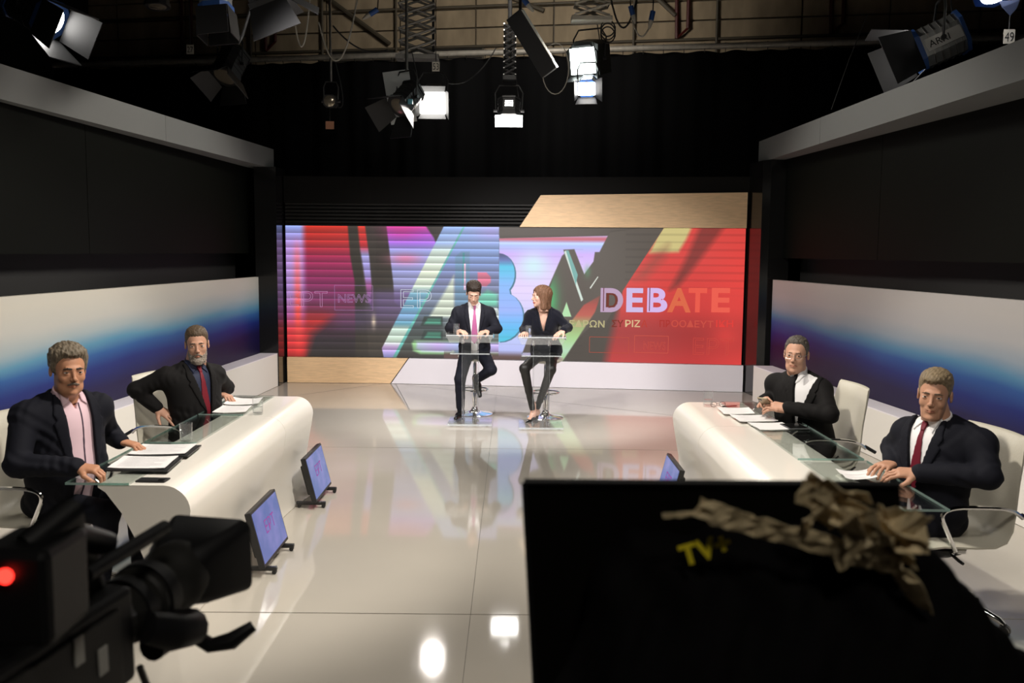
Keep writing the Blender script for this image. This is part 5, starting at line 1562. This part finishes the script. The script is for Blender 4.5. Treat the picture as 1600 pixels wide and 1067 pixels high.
def lamp(name, loc, aim, label, size=.28, length=.34, glow=None, body='black', doors=(.9, .9, .9, .9), door_len=.26, power=0, spread=60, up=(0, 0, 1), hang=True, yoke=True, cat='studio light', lens_frac=.86, rim=None, top_z=None, roll=0.):
    """theatre fresnel: +Y of its frame is the beam; doors = flare angles (top, bottom, left, right), None = no leaf"""
    loc = Vector(loc); aim = Vector(aim).normalized()
    root = empty(name, loc, 0, label, cat, 'studio lamps on the grid')
    T = frame((0, 0, 0), aim, up) @ Matrix.Rotation(roll, 4, 'Y')
    h = size / 2
    bm_ = M['black_metal'] if body == 'black' else M['lamp_silver']
    b = MB(); b.T = T
    oct_ = [(h, -h * .55), (h, h * .55), (h * .55, h), (-h * .55, h), (-h, h * .55), (-h, -h * .55), (-h * .55, -h), (h * .55, -h)]
    b.prism(oct_, -length, -.02, 'y')
    hs = b.build('housing', bm_, root)
    for k in range(5):
        b = MB(); b.T = T; y = -length * .9 + k * length * .16
        b.prism([(x * 1.035, z * 1.035) for x, z in oct_], y, y + .012, 'y'); b.build('cooling_fin', M['black_metal'] if body == 'black' else M['steel'], hs)
    for y0, y1 in ((-.025, .02), (-length - .015, -length + .015)):
        b = MB(); b.T = T
        b.prism([(x * 1.10, z * 1.10) for x, z in oct_], y0, y1, 'y'); b.build('end_ring', M['blue_plastic'] if body != 'black' or rim else M['black_metal'], root)
    b = MB(); b.T = T @ Matrix.Rotation(-math.pi / 2, 4, 'X')
    b.lathe([(h * lens_frac, .0205), (h * lens_frac * .7, .028), (.002, .032)], 24)
    b.build('lens', M['lamp_glow'] if glow == 'warm' else (M['lamp_glow_cool'] if glow else mat('lens_off', (.30, .26, .20), .15, metal=.6)), root, True)
    # barn doors
    for (sx, sz), ang in zip(((0, 1), (0, -1), (-1, 0), (1, 0)), doors):
        if ang is None: continue
        n = Vector((sx, 0, sz)); t = Vector((sz, 0, sx)) if sx == 0 else Vector((0, 0, 1))
        ca, sa = math.cos(ang), math.sin(ang)
        p0 = n * h * 1.08 + Vector((0, .02, 0)); dv = Vector((0, ca, 0)) + n * sa
        w0, w1 = h * 1.05, h * (1.05 + .55 * sa)
        q = [p0 - t * w0, p0 + t * w0, p0 + dv * door_len + t * w1, p0 + dv * door_len - t * w1]
        nn = (q[1] - q[0]).cross(q[3] - q[0]).normalized() * .004
        b = MB(); b.T = T
        b.add([v - nn for v in q] + [v + nn for v in q], [(0, 3, 2, 1), (4, 5, 6, 7), (0, 1, 5, 4), (1, 2, 6, 5), (2, 3, 7, 6), (3, 0, 4, 7)])
        b.build('barn_door', M['black_metal'], root)
    zc = T @ Vector((0, -length * .5, 0))
    side = T.to_3x3() @ Vector((1, 0, 0))
    side = Vector((side.x, side.y, 0)); side = side.normalized() if side.length > .2 else Vector((1, 0, 0))
    topz = h * 1.25 + .16
    if yoke:
        pts = [zc - side * h * 1.2, zc - side * h * 1.3 + Vector((0, 0, topz * .7)), zc - side * h * .9 + Vector((0, 0, topz)), zc + side * h * .9 + Vector((0, 0, topz)), zc + side * h * 1.3 + Vector((0, 0, topz * .7)), zc + side * h * 1.2]
        y_ = MB().tube(pts, .011, 7).build('yoke', M['black_metal'], root, True)
        for s in (-1, 1):
            MB().tube([zc + side * s * h * 1.1, zc + side * s * (h * 1.2 + .035)], .022, 10).build('tilt_knob', M['black_plastic'], y_, True)
    if hang:
        zt = (top_z or GRID_Z) - loc.z
        MB().tube([zc + Vector((0, 0, topz)), Vector((zc.x, zc.y, zt))], .018, 8).build('hanger_pole', M['steel'] if hang == 'steel' else M['black_metal'], root, True)
    MB().tube(bez(zc - Vector((0, 0, h * .2)) - (T.to_3x3() @ Vector((0, length * .5, 0))), zc + Vector((.25, .1, -.25)), zc + Vector((.06, .03, topz + .25)), 12), .007, 6).build('power_cable', M['cable_black'], root, True)
    if power:
        l = bpy.data.lights.new(name + '_beam', 'SPOT'); l.energy = power; l.spot_size = R(spread); l.spot_blend = .6; l.shadow_soft_size = h * .7
        l.color = (1, .93, .84)
        o = bpy.data.objects.new('lamp_beam', l); COL.objects.link(o); o.parent = root
        o.location = T @ Vector((0, .06, 0)); o.rotation_euler = aim.to_track_quat('-Z', 'Y').to_euler()
    return root, T
def scissor(name, top, width, cells, cell_h, m, label, depth=.09):
    """pantograph hanger below 'top'"""
    root = empty(name, top, 0, label, 'lamp hanger', 'folding lamp hangers')
    for yy in (-depth, depth):
        for k in range(cells):
            z = -k * cell_h
            for s in (-1, 1):
                MB().tube([(-s * width / 2, yy + s * .012, z), (s * width / 2, yy + s * .012, z - cell_h)], .015, 6).build('scissor_bar', m, root)
    for k in range(cells + 1):
        for s in (-1, 1):
            MB().tube([(s * width / 2, -depth - .03, -k * cell_h), (s * width / 2, depth + .03, -k * cell_h)], .010, 6).build('pivot', M['steel'], root)
    MB().box((-width * .6, -depth * 1.2, -cells * cell_h - .07), (width * .6, depth * 1.2, -cells * cell_h - .01), .006).build('foot_plate', m, root)
    return root
def plug(parent, loc, d=(0.4, 0, -1)):
    loc = Vector(loc); d = Vector(d).normalized()
    p_ = MB().tube([loc, loc + d * .12], .035, 10).build('blue_plug', M['blue_plastic'], parent, True)
    MB().tube([loc + d * .12, loc + d * .16, loc + d * .23], [.034, .03, .012], 10).build('plug_tip', M['cable_white'], p_, True)
def cable(name, pts, r, m, label, cat='cable'):
    o = MB().tube(pts, r, 6).build(name, m, None, True)
    return tag(o, label, cat)
def num_sign(txt, loc, sx, label):
    root = empty('number_sign', loc, 0, label, 'sign', 'numbered lamp position signs')
    MB().box((-sx / 2, 0, -sx * .62), (sx / 2, .006, sx * .62)).build('plate', M['sign'], root)
    MB().tube([(0, .01, sx * .6), (0, .01, GRID_Z - loc.z)], .006, 5).build('cord', M['cable_black'], root)
    vs, fs = text_mesh(txt, 1.0)
    wd = vs[:, 0].max() - vs[:, 0].min(); s = sx * .8 / wd
    meshobj('digits', [((v[0] - vs[:, 0].min()) * s - sx * .4, -.002, v[1] * s * 1.35 - sx * .42) for v in vs], fs, M['black_matt'], root)
    return root

# pantographs
scissor('scissor_hanger', at(652, -30, 12.), .46, 6, .155, mat('scissor_grey', (.30, .29, .27), .5, metal=.4), 'grey folding scissor hanger above the numbered sign 53')
scissor('scissor_hanger', at(925, -25, 11.5), .42, 3, .13, mat('scissor_cream', (.52, .48, .40), .5), 'cream folding scissor hanger above the brightest lamp')
scissor('scissor_hanger', at(797, 40, 12.8), .16, 8, .085, M['black_metal'], 'narrow black folding hanger above the small downward lamp')
MB_ = MB().tube([at(797, 40, 12.8), at(797, -120, 12.8)], .03, 8).build('drop_pipe', M['black_metal']); tag(MB_, 'black drop pipe above the narrow folding hanger', 'pipe')

lamp('studio_lamp', at(78, 30, 8.), (.72, -.22, -.42), 'lamp with a bright slot between its doors, top left corner', .30, .36, 'warm', 'black', (.10, .28, .2, .2), .30, 40, 50, rim=True)
lamp('projector_lamp', at(246, 8, 10.), (.05, -.1, -1), 'small dark unlit lamp pointing down between the top left lamps', .22, .30, None, 'black', (None,) * 4, up=(0, 1, 0))
lamp('studio_lamp', at(338, 14, 8.5), (.10, -.12, -1), 'silver-bodied lamp with a black snout pointing straight down', .26, .40, None, 'silver', (.05, .05, .05, .05), .26, up=(0, 1, 0))
lamp('studio_lamp', at(418, -2, 8.), (.28, .35, -.75), 'lamp with large square barn doors edged in light', .30, .36, 'warm', 'black', (.75, .75, .75, .75), .30, 60, 60, up=(.5, .2, 1), roll=.5)
lamp('unlit_lamp', at(352, 118, 11.), (-.2, -.45, -.75), 'dark unlit lamp hanging against the black drape on the left', .30, .34, None, 'black', (.6, .6, .6, .6), .22)
r_, T_ = lamp('spot_lamp', at(515, 158, 12.), (.02, -1, -.12), 'small unlit spotlight with a round lens on a thin pole', .15, .22, None, 'black', (None,) * 4, lens_frac=.95, hang='steel')
tg = MB().box((-.055, -.003, -.36), (.055, .003, -.26)).build('paper_tag', mat('tag_orange', (.42, .20, .12), .8), r_)
MB().tube([(0, 0, -.07), (0, 0, -.26)], .003, 5).build('tag_string', M['cable_black'], r_)
r_, T_ = lamp('studio_lamp', at(625, 165, 11.3), (-.42, -.55, -.62), 'unlit lamp with grey barn doors and a hanging gel sheet', .27, .32, None, 'black', (.55, .55, .55, .55), .28, hang='steel')
gel = MB().box((-.17, -.002, -.30), (.16, .002, .34)).build('gel_sheet', mat('gel_grey', (.38, .40, .40), .5), r_)
gel.location = (-.02, .22, .12); gel.rotation_euler = (R(8), R(-10), R(10))
for i, c in enumerate(((.6, .6, .58), (.1, .35, .45))):
    MB().box((-.03, -.02, -.03), (.03, .02, .03), .008).build('clamp', mat('clamp_%d' % i, c, .5), r_).location = (.06 + .08 * i, -.12, .03)
r_, T_ = lamp('soft_lamp', at(676, 160, 12.), (.02, -.85, -.36), 'glowing square soft lamp in a pale diffusion skirt beside the gel sheet', .30, .30, None, 'black', (None,) * 4, power=170, spread=80)
b = MB(); b.T = T_; b.box((-.165, .03, -.14), (.165, .04, .14)); b.build('diffuser', emis('lamp_glow_soft', (1, .97, .93), 9), r_)
for (sx, sz), ang in zip(((0, 1), (0, -1), (-1, 0), (1, 0)), (.7, .15, .3, .75)):
    n = Vector((sx, 0, sz)); t = Vector((1, 0, 0)) if sx == 0 else Vector((0, 0, 1)); a0 = .145 if sx == 0 else .17
    p0 = n * a0 + Vector((0, .03, 0)); dv = (Vector((0, math.cos(ang), 0)) + n * math.sin(ang)) * .16
    q = [p0 - t * .16, p0 + t * .16, p0 + dv + t * .18, p0 + dv - t * .18]
    b = MB(); b.T = T_; nn = (q[1] - q[0]).cross(q[3] - q[0]).normalized() * .002
    b.add([v - nn for v in q] + [v + nn for v in q], [(0, 3, 2, 1), (4, 5, 6, 7), (0, 1, 5, 4), (1, 2, 6, 5), (2, 3, 7, 6), (3, 0, 4, 7)])
    b.build('diffusion_flap', mat('diffusion', (.10, .10, .095), .6), r_)
r_, T_ = lamp('downlight', at(795, 186, 12.8), (0, -.42, -.9), 'small lamp glowing downward on the narrow folding hanger', .30, .26, None, 'black', (None,) * 4, power=150, spread=85, hang=False)
b = MB(); b.T = T_; b.box((-.19, .02, -.12), (.19, .05, .12)); b.build('diffuser', M['lamp_glow'], r_)
for k in range(4):
    b = MB(); b.T = T_; b.box((-.055 + k * .03, -.20, .148), (-.038 + k * .03, -.10, .152)); b.build('vent_slot', M['lamp_glow'], r_)
st = empty('strip_lamp', at(832, 68, 11.), 0, 'long flat black strip lamp tilted beside the brightest lamp', 'studio light', 'studio lamps on the grid')
b = MB(); b.T = Matrix.Rotation(R(57), 4, 'Y') @ Matrix.Rotation(R(25), 4, 'X'); b.box((-.40, -.05, -.11), (.40, .05, .11), .008); b.build('housing', M['black_metal'], st)
b = MB(); b.T = Matrix.Rotation(R(57), 4, 'Y') @ Matrix.Rotation(R(25), 4, 'X'); b.box((-.38, -.045, .112), (.30, .03, .118)); b.build('painted_lit_edge', mat('edge_lit_pale', (.7, .68, .62), .4), st)  # pale strip, light along the housing edge put in as colour
MB().tube([(-.15, 0, .2), (-.15, .02, 2.3)], .018, 8).build('hanger_pole', M['black_metal'], st)
MB().tube([Vector((.28 + .16 * math.sin(a), .05, -.28 + .30 * math.cos(a))) for a in np.linspace(0, 2 * math.pi, 25)], .006, 5, False).build('cable_loop', M['cable_white'], st)
r_, T_ = lamp('studio_lamp', at(912, 95, 11.5), (-.42, -.86, -.26), 'brightest square lamp wrapped in black foil under the cream hanger', .34, .40, None, 'black', (None, .45, None, None), .12, power=260, spread=80, hang=False)
b = MB(); b.T = T_; b.box((-.16, .03, -.155), (.16, .04, .155)); b.build('diffuser', M['lamp_glow_cool'], r_)
b = MB(); b.T = T_; b.prism([(.22, -.20), (.25, .12), (.10, .24), (-.12, .22), (-.19, .18), (-.19, -.19)], -.46, -.03, 'y'); b.build('foil_wrap', mat('black_foil', (.012, .014, .012), .5, bump=1., bscale=14), r_)
MB().tube([Vector((.30 + .09 * math.cos(a * 3), .02, .30 + .11 * math.sin(a * 3) + .02 * a)) for a in np.linspace(0, 2 * math.pi, 60)], .009, 5).build('coiled_cable', M['cable_black'], r_)
r_, T_ = lamp('small_lamp', at(917, 138, 11.15), (-.15, -.9, -.35), 'smaller glowing lamp just below the brightest lamp', .20, .24, None, 'silver', (None, .5, .8, .3), .12, power=60, spread=80, hang=False)
b = MB(); b.T = T_; b.box((-.10, .03, -.075), (.10, .035, .075)); b.build('diffuser', M['lamp_glow'], r_)
r_, T_ = lamp('studio_lamp', at(1432, 82, 8.2), (-.88, .22, -.40), 'silver and blue lamp with white maker\'s plate above the right wall', .34, .38, 'warm', 'silver', (.45, .45, .45, .45), .32, 60, 55)
vs, fs = text_mesh('ARRI', .085)
Tl = Matrix(((1, 0, 0, 0), (0, 1, 0, 0), (0, 0, 1, 0), (0, 0, 0, 1)))
# plate on the camera-facing side of the housing
nrm = (T_.to_3x3() @ Vector((1, 0, 0))); nrm = nrm if nrm.y < 0 else -nrm
ax = -(T_.to_3x3() @ Vector((0, 1, 0))); upv = nrm.cross(ax); upv = upv if upv.z > 0 else -upv
ctr = T_ @ Vector((0, -.20, 0)) + nrm * .190
def onplate(x, z, o=0.): return ctr + ax * x + upv * z + nrm * o
pl = MB().add([onplate(-.15, -.06), onplate(.15, -.06), onplate(.15, .05), onplate(-.15, .05), onplate(-.15, -.06, -.03), onplate(.15, -.06, -.03), onplate(.15, .05, -.03), onplate(-.15, .05, -.03)], [(0, 1, 2, 3), (7, 6, 5, 4), (0, 4, 5, 1), (1, 5, 6, 2), (2, 6, 7, 3), (3, 7, 4, 0)]).build('maker_plate', mat('plate_white', (.7, .7, .68), .5), r_)
meshobj('lettering', [onplate(v[0] - .13, v[1] - .035, .003) for v in vs], fs, M['black_matt'], pl)
lamp('corner_lamp', at(1556, -14, 8.), (.1, -.5, -.85), 'lamp with blue gel at the top right corner', .30, .30, 'warm', 'silver', (None,) * 4)
gl = meshobj('blue_gel', [at(1560, 2, 7.9), at(1594, 0, 7.9), at(1588, 14, 7.88), at(1578, 25, 7.86), at(1566, 12, 7.88)], [(0, 1, 2, 3, 4)], mat('gel_blue', (.25, .32, .62), .5))
md = gl.modifiers.new('thickness', 'SOLIDIFY'); md.thickness = .003
tag(gl, 'scrap of pale blue gel hanging from the top right lamp', 'gel')
num_sign('27', at(297, 77, 12.), .095, 'white number sign left of the dark unlit lamp')
num_sign('53', at(681, 104, 11.75), .095, 'white number sign under the grey scissor hanger')
num_sign('49', at(1577, 57, 8.2), .10, 'white number sign above the right wall beam')
# loose cables
def sag(a, b, drop, n=14):
    a, b = Vector(a), Vector(b); m = (a + b) / 2 - Vector((0, 0, drop * 2)); return bez(a, m, b, n)
c1 = cable('hanging_cable', sag(at(498, 35, 12.), at(558, 0, 12.), .62), .011, M['cable_white'], 'white cable drooping in a deep loop left of the scissor hanger')
c2 = cable('hanging_cable', sag(at(460, 30, 11.), at(484, 0, 11.), .42), .011, M['cable_white'], 'white cable looping from a blue plug near the square barn doors')
c3 = cable('hanging_cable', sag(at(700, 130, 12.), at(775, 75, 13.), .16), .008, M['cable_black'], 'thin dark cable sagging from the soft lamp to the rail')
c4 = cable('hanging_cable', sag(at(520, 40, 12.5), at(606, 78, 12.8), .15), .012, M['cable_black'], 'black cable sagging across the beige wall panels')
c5 = cable('hanging_cable', sag(at(985, 20, 12.), at(1018, 32, 12.), .25), .010, M['cable_white'], 'white cable between blue plugs right of the brightest lamp')
c6 = cable('hanging_cable', sag(at(955, 0, 12.), at(995, 0, 12.), .35), .012, M['cable_black'], 'black cable looping right of the cream hanger')
c7 = cable('safety_line', [at(1356, 22, 9.5), at(1328, 90, 9.5), at(1299, 171, 9.5)], .004, M['cable_black'], 'thin dark line running down to the right wall beam')
for k, (u, v, Y, d) in enumerate(((459, 18, 11., (0, 0, -1)), (590, 27, 12., (-.7, 0, -.45)), (985, 22, 12., (.3, 0, -1)), (1020, 30, 12., (-.2, 0, -1)), (815, 8, 11.5, (.5, 0, -.6)))):
    e = empty('cable_plug', at(u, v, Y), 0, ['blue plug on a white cable beside the square barn doors', 'blue plug with white tip pointing down-left at the scissor hanger', 'blue plug right of the brightest lamp', 'farther right blue plug with white tip near the rail', 'blue plug above the tilted strip lamp'][k], 'plug', 'blue cable plugs')
    plug(e, (0, 0, .1), d)
    MB().tube([(0, 0, .1), (-.03 * d[0], .02, .4), (0, .02, GRID_Z - e.location.z)], .008, 5).build('lead', M['cable_black'], e, True)
# ------------------------------------------------------------------ foreground: broadcast camera, lower left
M['cam_black'] = mat('cam_black', (.005, .005, .0055), .5, spec=.3)
M['cam_grey'] = mat('cam_grey', (.014, .0135, .012), .5, spec=.3)
cmr = empty('broadcast_camera', (-.70, 1.42, 0), 0, 'black broadcast camera with large lens hood in the left foreground', 'camera')
def W(u, v, Y): return at(u, v, Y) - Vector((-.70, 1.42, 0))
ax_ = Vector((.20, .97, .03)).normalized()       # lens axis
lens0 = W(176, 966, 1.40)
Tm = frame(lens0, ax_, (0, 0, 1))
def cpart(nm, m, fn, parent=cmr, smooth=False):
    b = MB(); b.T = Tm; fn(b); return b.build(nm, m, parent, smooth)
Tl2 = Matrix.Rotation(-math.pi / 2, 4, 'X')
lb = MB(); lb.T = Tm @ Tl2
lb.lathe([(.045, -.02), (.052, 0), (.052, .06), (.058, .065), (.058, .11), (.050, .115), (.056, .15), (.062, .16), (.062, .20)], 28)
lens = lb.build('lens_barrel', M['cam_grey'], cmr, True)
for y0, y1, r in ((.02, .045, .056), (.075, .10, .062)):
    lb = MB(); lb.T = Tm @ Tl2; lb.lathe([(r - .004, y0), (r, y0 + .002), (r, y1 - .002), (r - .004, y1)], 36); lb.build('focus_ring', M['cam_black'], lens, True)
# rectangular hood, flaring
def rrect(w, h, r, n=5):
    P_ = []
    for cx, cz, a0 in ((w - r, h - r, 0), (-w + r, h - r, math.pi / 2), (-w + r, -h + r, math.pi), (w - r, -h + r, 1.5 * math.pi)):
        for k in range(n): 
            a = a0 + math.pi / 2 * k / (n - 1); P_.append((cx + r * math.cos(a), cz + r * math.sin(a)))
    return P_
def hood(b):
    rings = [(.16, .050, .050, .045), (.20, .066, .058, .03), (.30, .086, .072, .022), (.305, .083, .069, .020), (.21, .060, .052, .028), (.17, .045, .045, .04)]
    vs = []; n = 20
    for y, w, h, r in rings: vs += [(x, y, z) for x, z in rrect(w, h, r)]
    fs = []
    for i in range(len(rings) - 1):
        for k in range(n): fs.append((i * n + k, i * n + (k + 1) % n, (i + 1) * n + (k + 1) % n, (i + 1) * n + k))
    b.add(vs, fs)
cpart('lens_hood', M['cam_black'], hood, cmr, True)
lb = MB(); lb.T = Tm @ Tl2; lb.lathe([(.048, .168), (.02, .176), (.001, .178)], 24); lb.build('front_glass', M['black_gloss'], lens, True)
cpart('body', M['cam_black'], lambda b: b.box((-.055, -.36, -.085), (.055, -.02, .07), .01))
cpart('side_panel', M['cam_grey'], lambda b: b.box((.055, -.33, -.07), (.061, -.06, .05), .004))
cpart('lens_mount', M['steel'], lambda b: b.prism([(.05 * math.cos(a), .05 * math.sin(a)) for a in np.linspace(0, 2 * math.pi, 20)[:-1]], -.022, -.004, 'y'))
cpart('top_handle', M['cam_black'], lambda b: b.tube([(0, -.04, .07), (0, -.05, .125), (0, -.09, .145), (0, -.24, .145), (0, -.29, .11), (0, -.31, .065)], .017, 10), smooth=True)
vf = cpart('viewfinder', M['cam_black'], lambda b: b.box((-.16, -.14, .035), (-.055, -.03, .12), .012))
cpart('eyecup', M['cam_black'], lambda b: b.tube([(-.11, -.13, .08), (-.11, -.20, .08), (-.11, -.23, .08)], [.03, .03, .04], 14), vf, True)
cpart('microphone', M['cam_black'], lambda b: b.tube([(.05, -.12, .125), (.05, .08, .13)], .012, 10), smooth=True)
cpart('servo_grip', M['cam_black'], lambda b: b.tube([(.062, .00, -.01), (.082, .035, -.03), (.085, .085, -.045), (.07, .11, -.05)], [.026, .032, .032, .02], 12), smooth=True)
cpart('lens_motor', M['cam_grey'], lambda b: b.tube([(.04, .04, -.065), (.045, .15, -.07)], [.024, .02], 12), smooth=True)
cpart('zoom_lever', M['cam_black'], lambda b: b.tube([(.045, .13, -.075), (.075, .16, -.115), (.115, .165, -.105), (.145, .19, -.085)], [.012, .014, .016, .010], 8), smooth=True)
cpart('cable', M['cable_black'], lambda b: b.tube(bez((.03, .02, -.09), (.03, .12, -.30), (-.05, .0, -.60), 10), .006, 6), smooth=True)
for k, (x, z) in enumerate(((.01, -.02), (-.02, .02))):
    cpart('switch', mat('cam_mark', (.45, .44, .40), .5), lambda b: b.box((.061, -.12 - .05 * k, z - .012), (.064, -.10 - .05 * k, z + .03), .001))
pos = W(10, 899, 1.10)
t_ = MB(); t_.T = Matrix.Translation(pos) @ Matrix.Rotation(-math.pi / 2, 4, 'X') ; t_.lathe([(.0105, -.004), (.0095, .0), (.006, .003), (.001, .004)], 16)
tl = t_.build('tally_light', emis('tally_red', (1, .03, .02), 4), cmr, True)
hb = MB(); hb.T = Matrix.Translation(pos); hb.box((-.05, .004, -.10), (.05, .12, .03), .012); hb.build('rear_module', M['cam_black'], cmr)
hb = MB(); hb.tube([pos + Vector((0, .05, .02)), pos + Vector((.03, .10, .05)), W(110, 835, 1.3), W(170, 850, 1.36)], [.02, .022, .022, .018], 10); hb.build('rear_handle', M['cam_black'], cmr, True)
hb = MB(); hb.box((lens0.x - .22, lens0.y - .34, lens0.z - .20), (lens0.x - .02, lens0.y - .10, lens0.z - .075), .02); hb.build('mount_plate', M['cam_black'], cmr)
cz = lens0.z - .20
hb = MB(); hb.lathe([(.085, cz - .10), (.09, cz - .02), (.07, cz)], 20, (lens0.x - .12, lens0.y - .22, 0)); hb.build('pan_head', M['cam_black'], cmr, True)
hb = MB(); hb.lathe([(.06, .35), (.06, cz - .1)], 16, (lens0.x - .12, lens0.y - .22, 0)); hb.build('pedestal_column', M['cam_grey'], cmr, True)
for k in range(3):
    a = 2 * math.pi * k / 3 + .4; c_ = Vector((lens0.x - .12, lens0.y - .22, 0))
    hb = MB(); hb.tube([c_ + Vector((0, 0, .45)), c_ + Vector((.38 * math.cos(a), .38 * math.sin(a), .04))], .022, 8); hb.tube([c_ + Vector((.38 * math.cos(a), .38 * math.sin(a), .0)), c_ + Vector((.38 * math.cos(a), .38 * math.sin(a), .05))], .03, 10)
    hb.build('tripod_leg', M['cam_black'], cmr, True)

# ------------------------------------------------------------------ foreground: teleprompter camera under black cloth, lower right
YP = 1.05
o_ = at(1100, 900, YP); o_.z = 0
pr = empty('prompter_camera', o_, 0, 'large black teleprompter hood and cloth-draped camera in the right foreground', 'camera')
def Wp(u, v, Y): return at(u, v, Y) - o_
q = [(819, 753), (1405, 757), (1436, 1330), (850, 1330)]
f_ = [Wp(u, v, YP + .10) for u, v in q]
hb = MB(); hb.add(f_ + [p_ + Vector((0, .018, 0)) for p_ in f_], [(3, 2, 1, 0), (4, 5, 6, 7), (0, 1, 5, 4), (1, 2, 6, 5), (2, 3, 7, 6), (3, 0, 4, 7)])
hb.build('hood_board', mat('hood_felt', (.003, .0025, .002), .9, spec=.05), pr)
for a_, b_ in ((0, 1), (0, 3)):
    MB().tube([f_[a_] + Vector((0, -.002, 0)), f_[b_] + Vector((0, -.002, 0))], .004, 6).build('edge_piping', M['cam_black'], pr)
# draped camera body: bulging cloth shape
gp = Grid((-.30, -.34, o_.z + .98), (.46, .10, 1.72), .012)
def pl_(u, v, Y): return Wp(u, v, Y)
d = gp.cone(pl_(1010, 905, YP + .05), pl_(1370, 890, YP + .05), .060, .060)
d = smin(d, gp.cone(pl_(1010, 1080, YP + .03), pl_(1400, 1060, YP + .03), .115, .12), .08)
d = smin(d, gp.cone(pl_(1380, 905, YP + .03), pl_(1540, 1080, YP - .02), .045, .065), .06)
d = d + .006 * np.sin(gp.X * 60 + gp.Z * 40 + 2 * np.sin(gp.Z * 25)) + .004 * np.sin(gp.X * 110 - gp.Z * 70)
d = np.maximum(d, gp.Y - .085)
v_, q_ = nets(gp, d)
np_mesh('black_cloth', [(v_, q_, 0)], [mat('camera_cloth', (.0022, .002, .0022), .85, spec=.08, bump=.2, bscale=40)], pr)
# crumpled beige tape strips
M['tape'] = mat('tape', (.55, .44, .26), .65, var=.3, bscale=25, bump=.4)
random.seed(8)
def ribbon(pts, wd, tw=.6):
    pts = [Vector(p_) for p_ in pts]
    fine = []
    for i in range(len(pts) - 1):
        fine += [pts[i].lerp(pts[i + 1], k / 4) for k in range(4)]
    fine.append(pts[-1]); n = len(fine); vs = []; fs = []
    for i, p_ in enumerate(fine):
        d_ = (fine[min(i + 1, n - 1)] - fine[max(0, i - 1)]).normalized()
        t_ = tw * i / 4
        a_ = Vector((0, 0, 1)) * math.cos(t_) + Vector((0, -1, 0)) * math.sin(t_)
        a_ = (a_ - d_ * a_.dot(d_)).normalized()
        nr = d_.cross(a_)
        for c_ in (-.5, -.2, .15, .5):
            j = wd * .13
            vs.append(p_ + a_ * (c_ * wd * random.uniform(.8, 1.15)) + nr * random.uniform(-j, j) + d_ * random.uniform(-j, j))
    for i in range(n - 1):
        for c_ in range(3): fs.append((i * 4 + c_, i * 4 + c_ + 1, i * 4 + c_ + 5, i * 4 + c_ + 4))
    o = meshobj('tape_strip', vs, fs, M['tape'], pr)
    m_ = o.modifiers.new('thickness', 'SOLIDIFY'); m_.thickness = .0012
YT = YP - .045
ribbon([Wp(1090, 792, YT), Wp(1130, 808, YT - .01), Wp(1180, 822, YT), Wp(1250, 840, YT - .012), Wp(1330, 858, YT), Wp(1400, 880, YT - .01)], .026, .12)
ribbon([Wp(1036, 806, YT), Wp(1070, 803, YT - .004), Wp(1098, 800, YT)], .006, .1)
ribbon([Wp(1250, 765, YT), Wp(1285, 785, YT - .02), Wp(1300, 815, YT), Wp(1330, 800, YT - .03), Wp(1360, 840, YT)], .030, .5)
ribbon([Wp(1290, 770, YT), Wp(1320, 790, YT - .015), Wp(1370, 812, YT), Wp(1400, 835, YT - .02), Wp(1440, 842, YT)], .024, .4)
ribbon([Wp(1250, 838, YT), Wp(1262, 815, YT - .03), Wp(1290, 790, YT - .01), Wp(1340, 775, YT)], .014, .3)
ribbon([Wp(1300, 870, YT), Wp(1340, 862, YT - .02), Wp(1390, 880, YT), Wp(1420, 910, YT - .02), Wp(1440, 950, YT)], .032, .3)
ribbon([Wp(1370, 815, YT), Wp(1410, 820, YT - .02), Wp(1445, 832, YT)], .040, .2)
ribbon([Wp(1330, 820, YT), Wp(1360, 850, YT - .03), Wp(1400, 855, YT), Wp(1430, 880, YT - .02)], .034, .45)
ribbon([Wp(1265, 752, YT), Wp(1300, 772, YT - .02), Wp(1345, 778, YT)], .034, .7)
ribbon([Wp(1310, 830, YT - .01), Wp(1350, 812, YT - .03), Wp(1390, 845, YT - .01), Wp(1448, 838, YT)], .040, .9)
# yellow lettering printed on the cloth
vs, fs = text_mesh('TV+', .034, 0., .0012)
pT = Matrix.Translation(Wp(1068, 884, YP - .030)) @ Matrix.Rotation(R(-18), 4, 'Y') @ Matrix.Rotation(math.pi / 2, 4, 'X')
meshobj('lettering', [pT @ Vector(v) for v in vs], fs, mat('yellow_print', (.75, .62, .02), .6), pr)
# stand
hb = MB(); hb.lathe([(.07, .35), (.07, 1.05), (.10, 1.08)], 16, (.05, -.10, 0)); hb.build('pedestal_column', M['cam_grey'], pr, True)
for k in range(3):
    a = 2 * math.pi * k / 3 + .2; c_ = Vector((.05, -.10, 0)); e_ = c_ + Vector((.38 * math.cos(a), .38 * math.sin(a), 0))
    hb = MB(); hb.tube([c_ + Vector((0, 0, .45)), e_ + Vector((0, 0, .04))], .022, 8); hb.tube([e_, e_ + Vector((0, 0, .05))], .03, 10); hb.build('tripod_leg', M['cam_black'], pr, True)
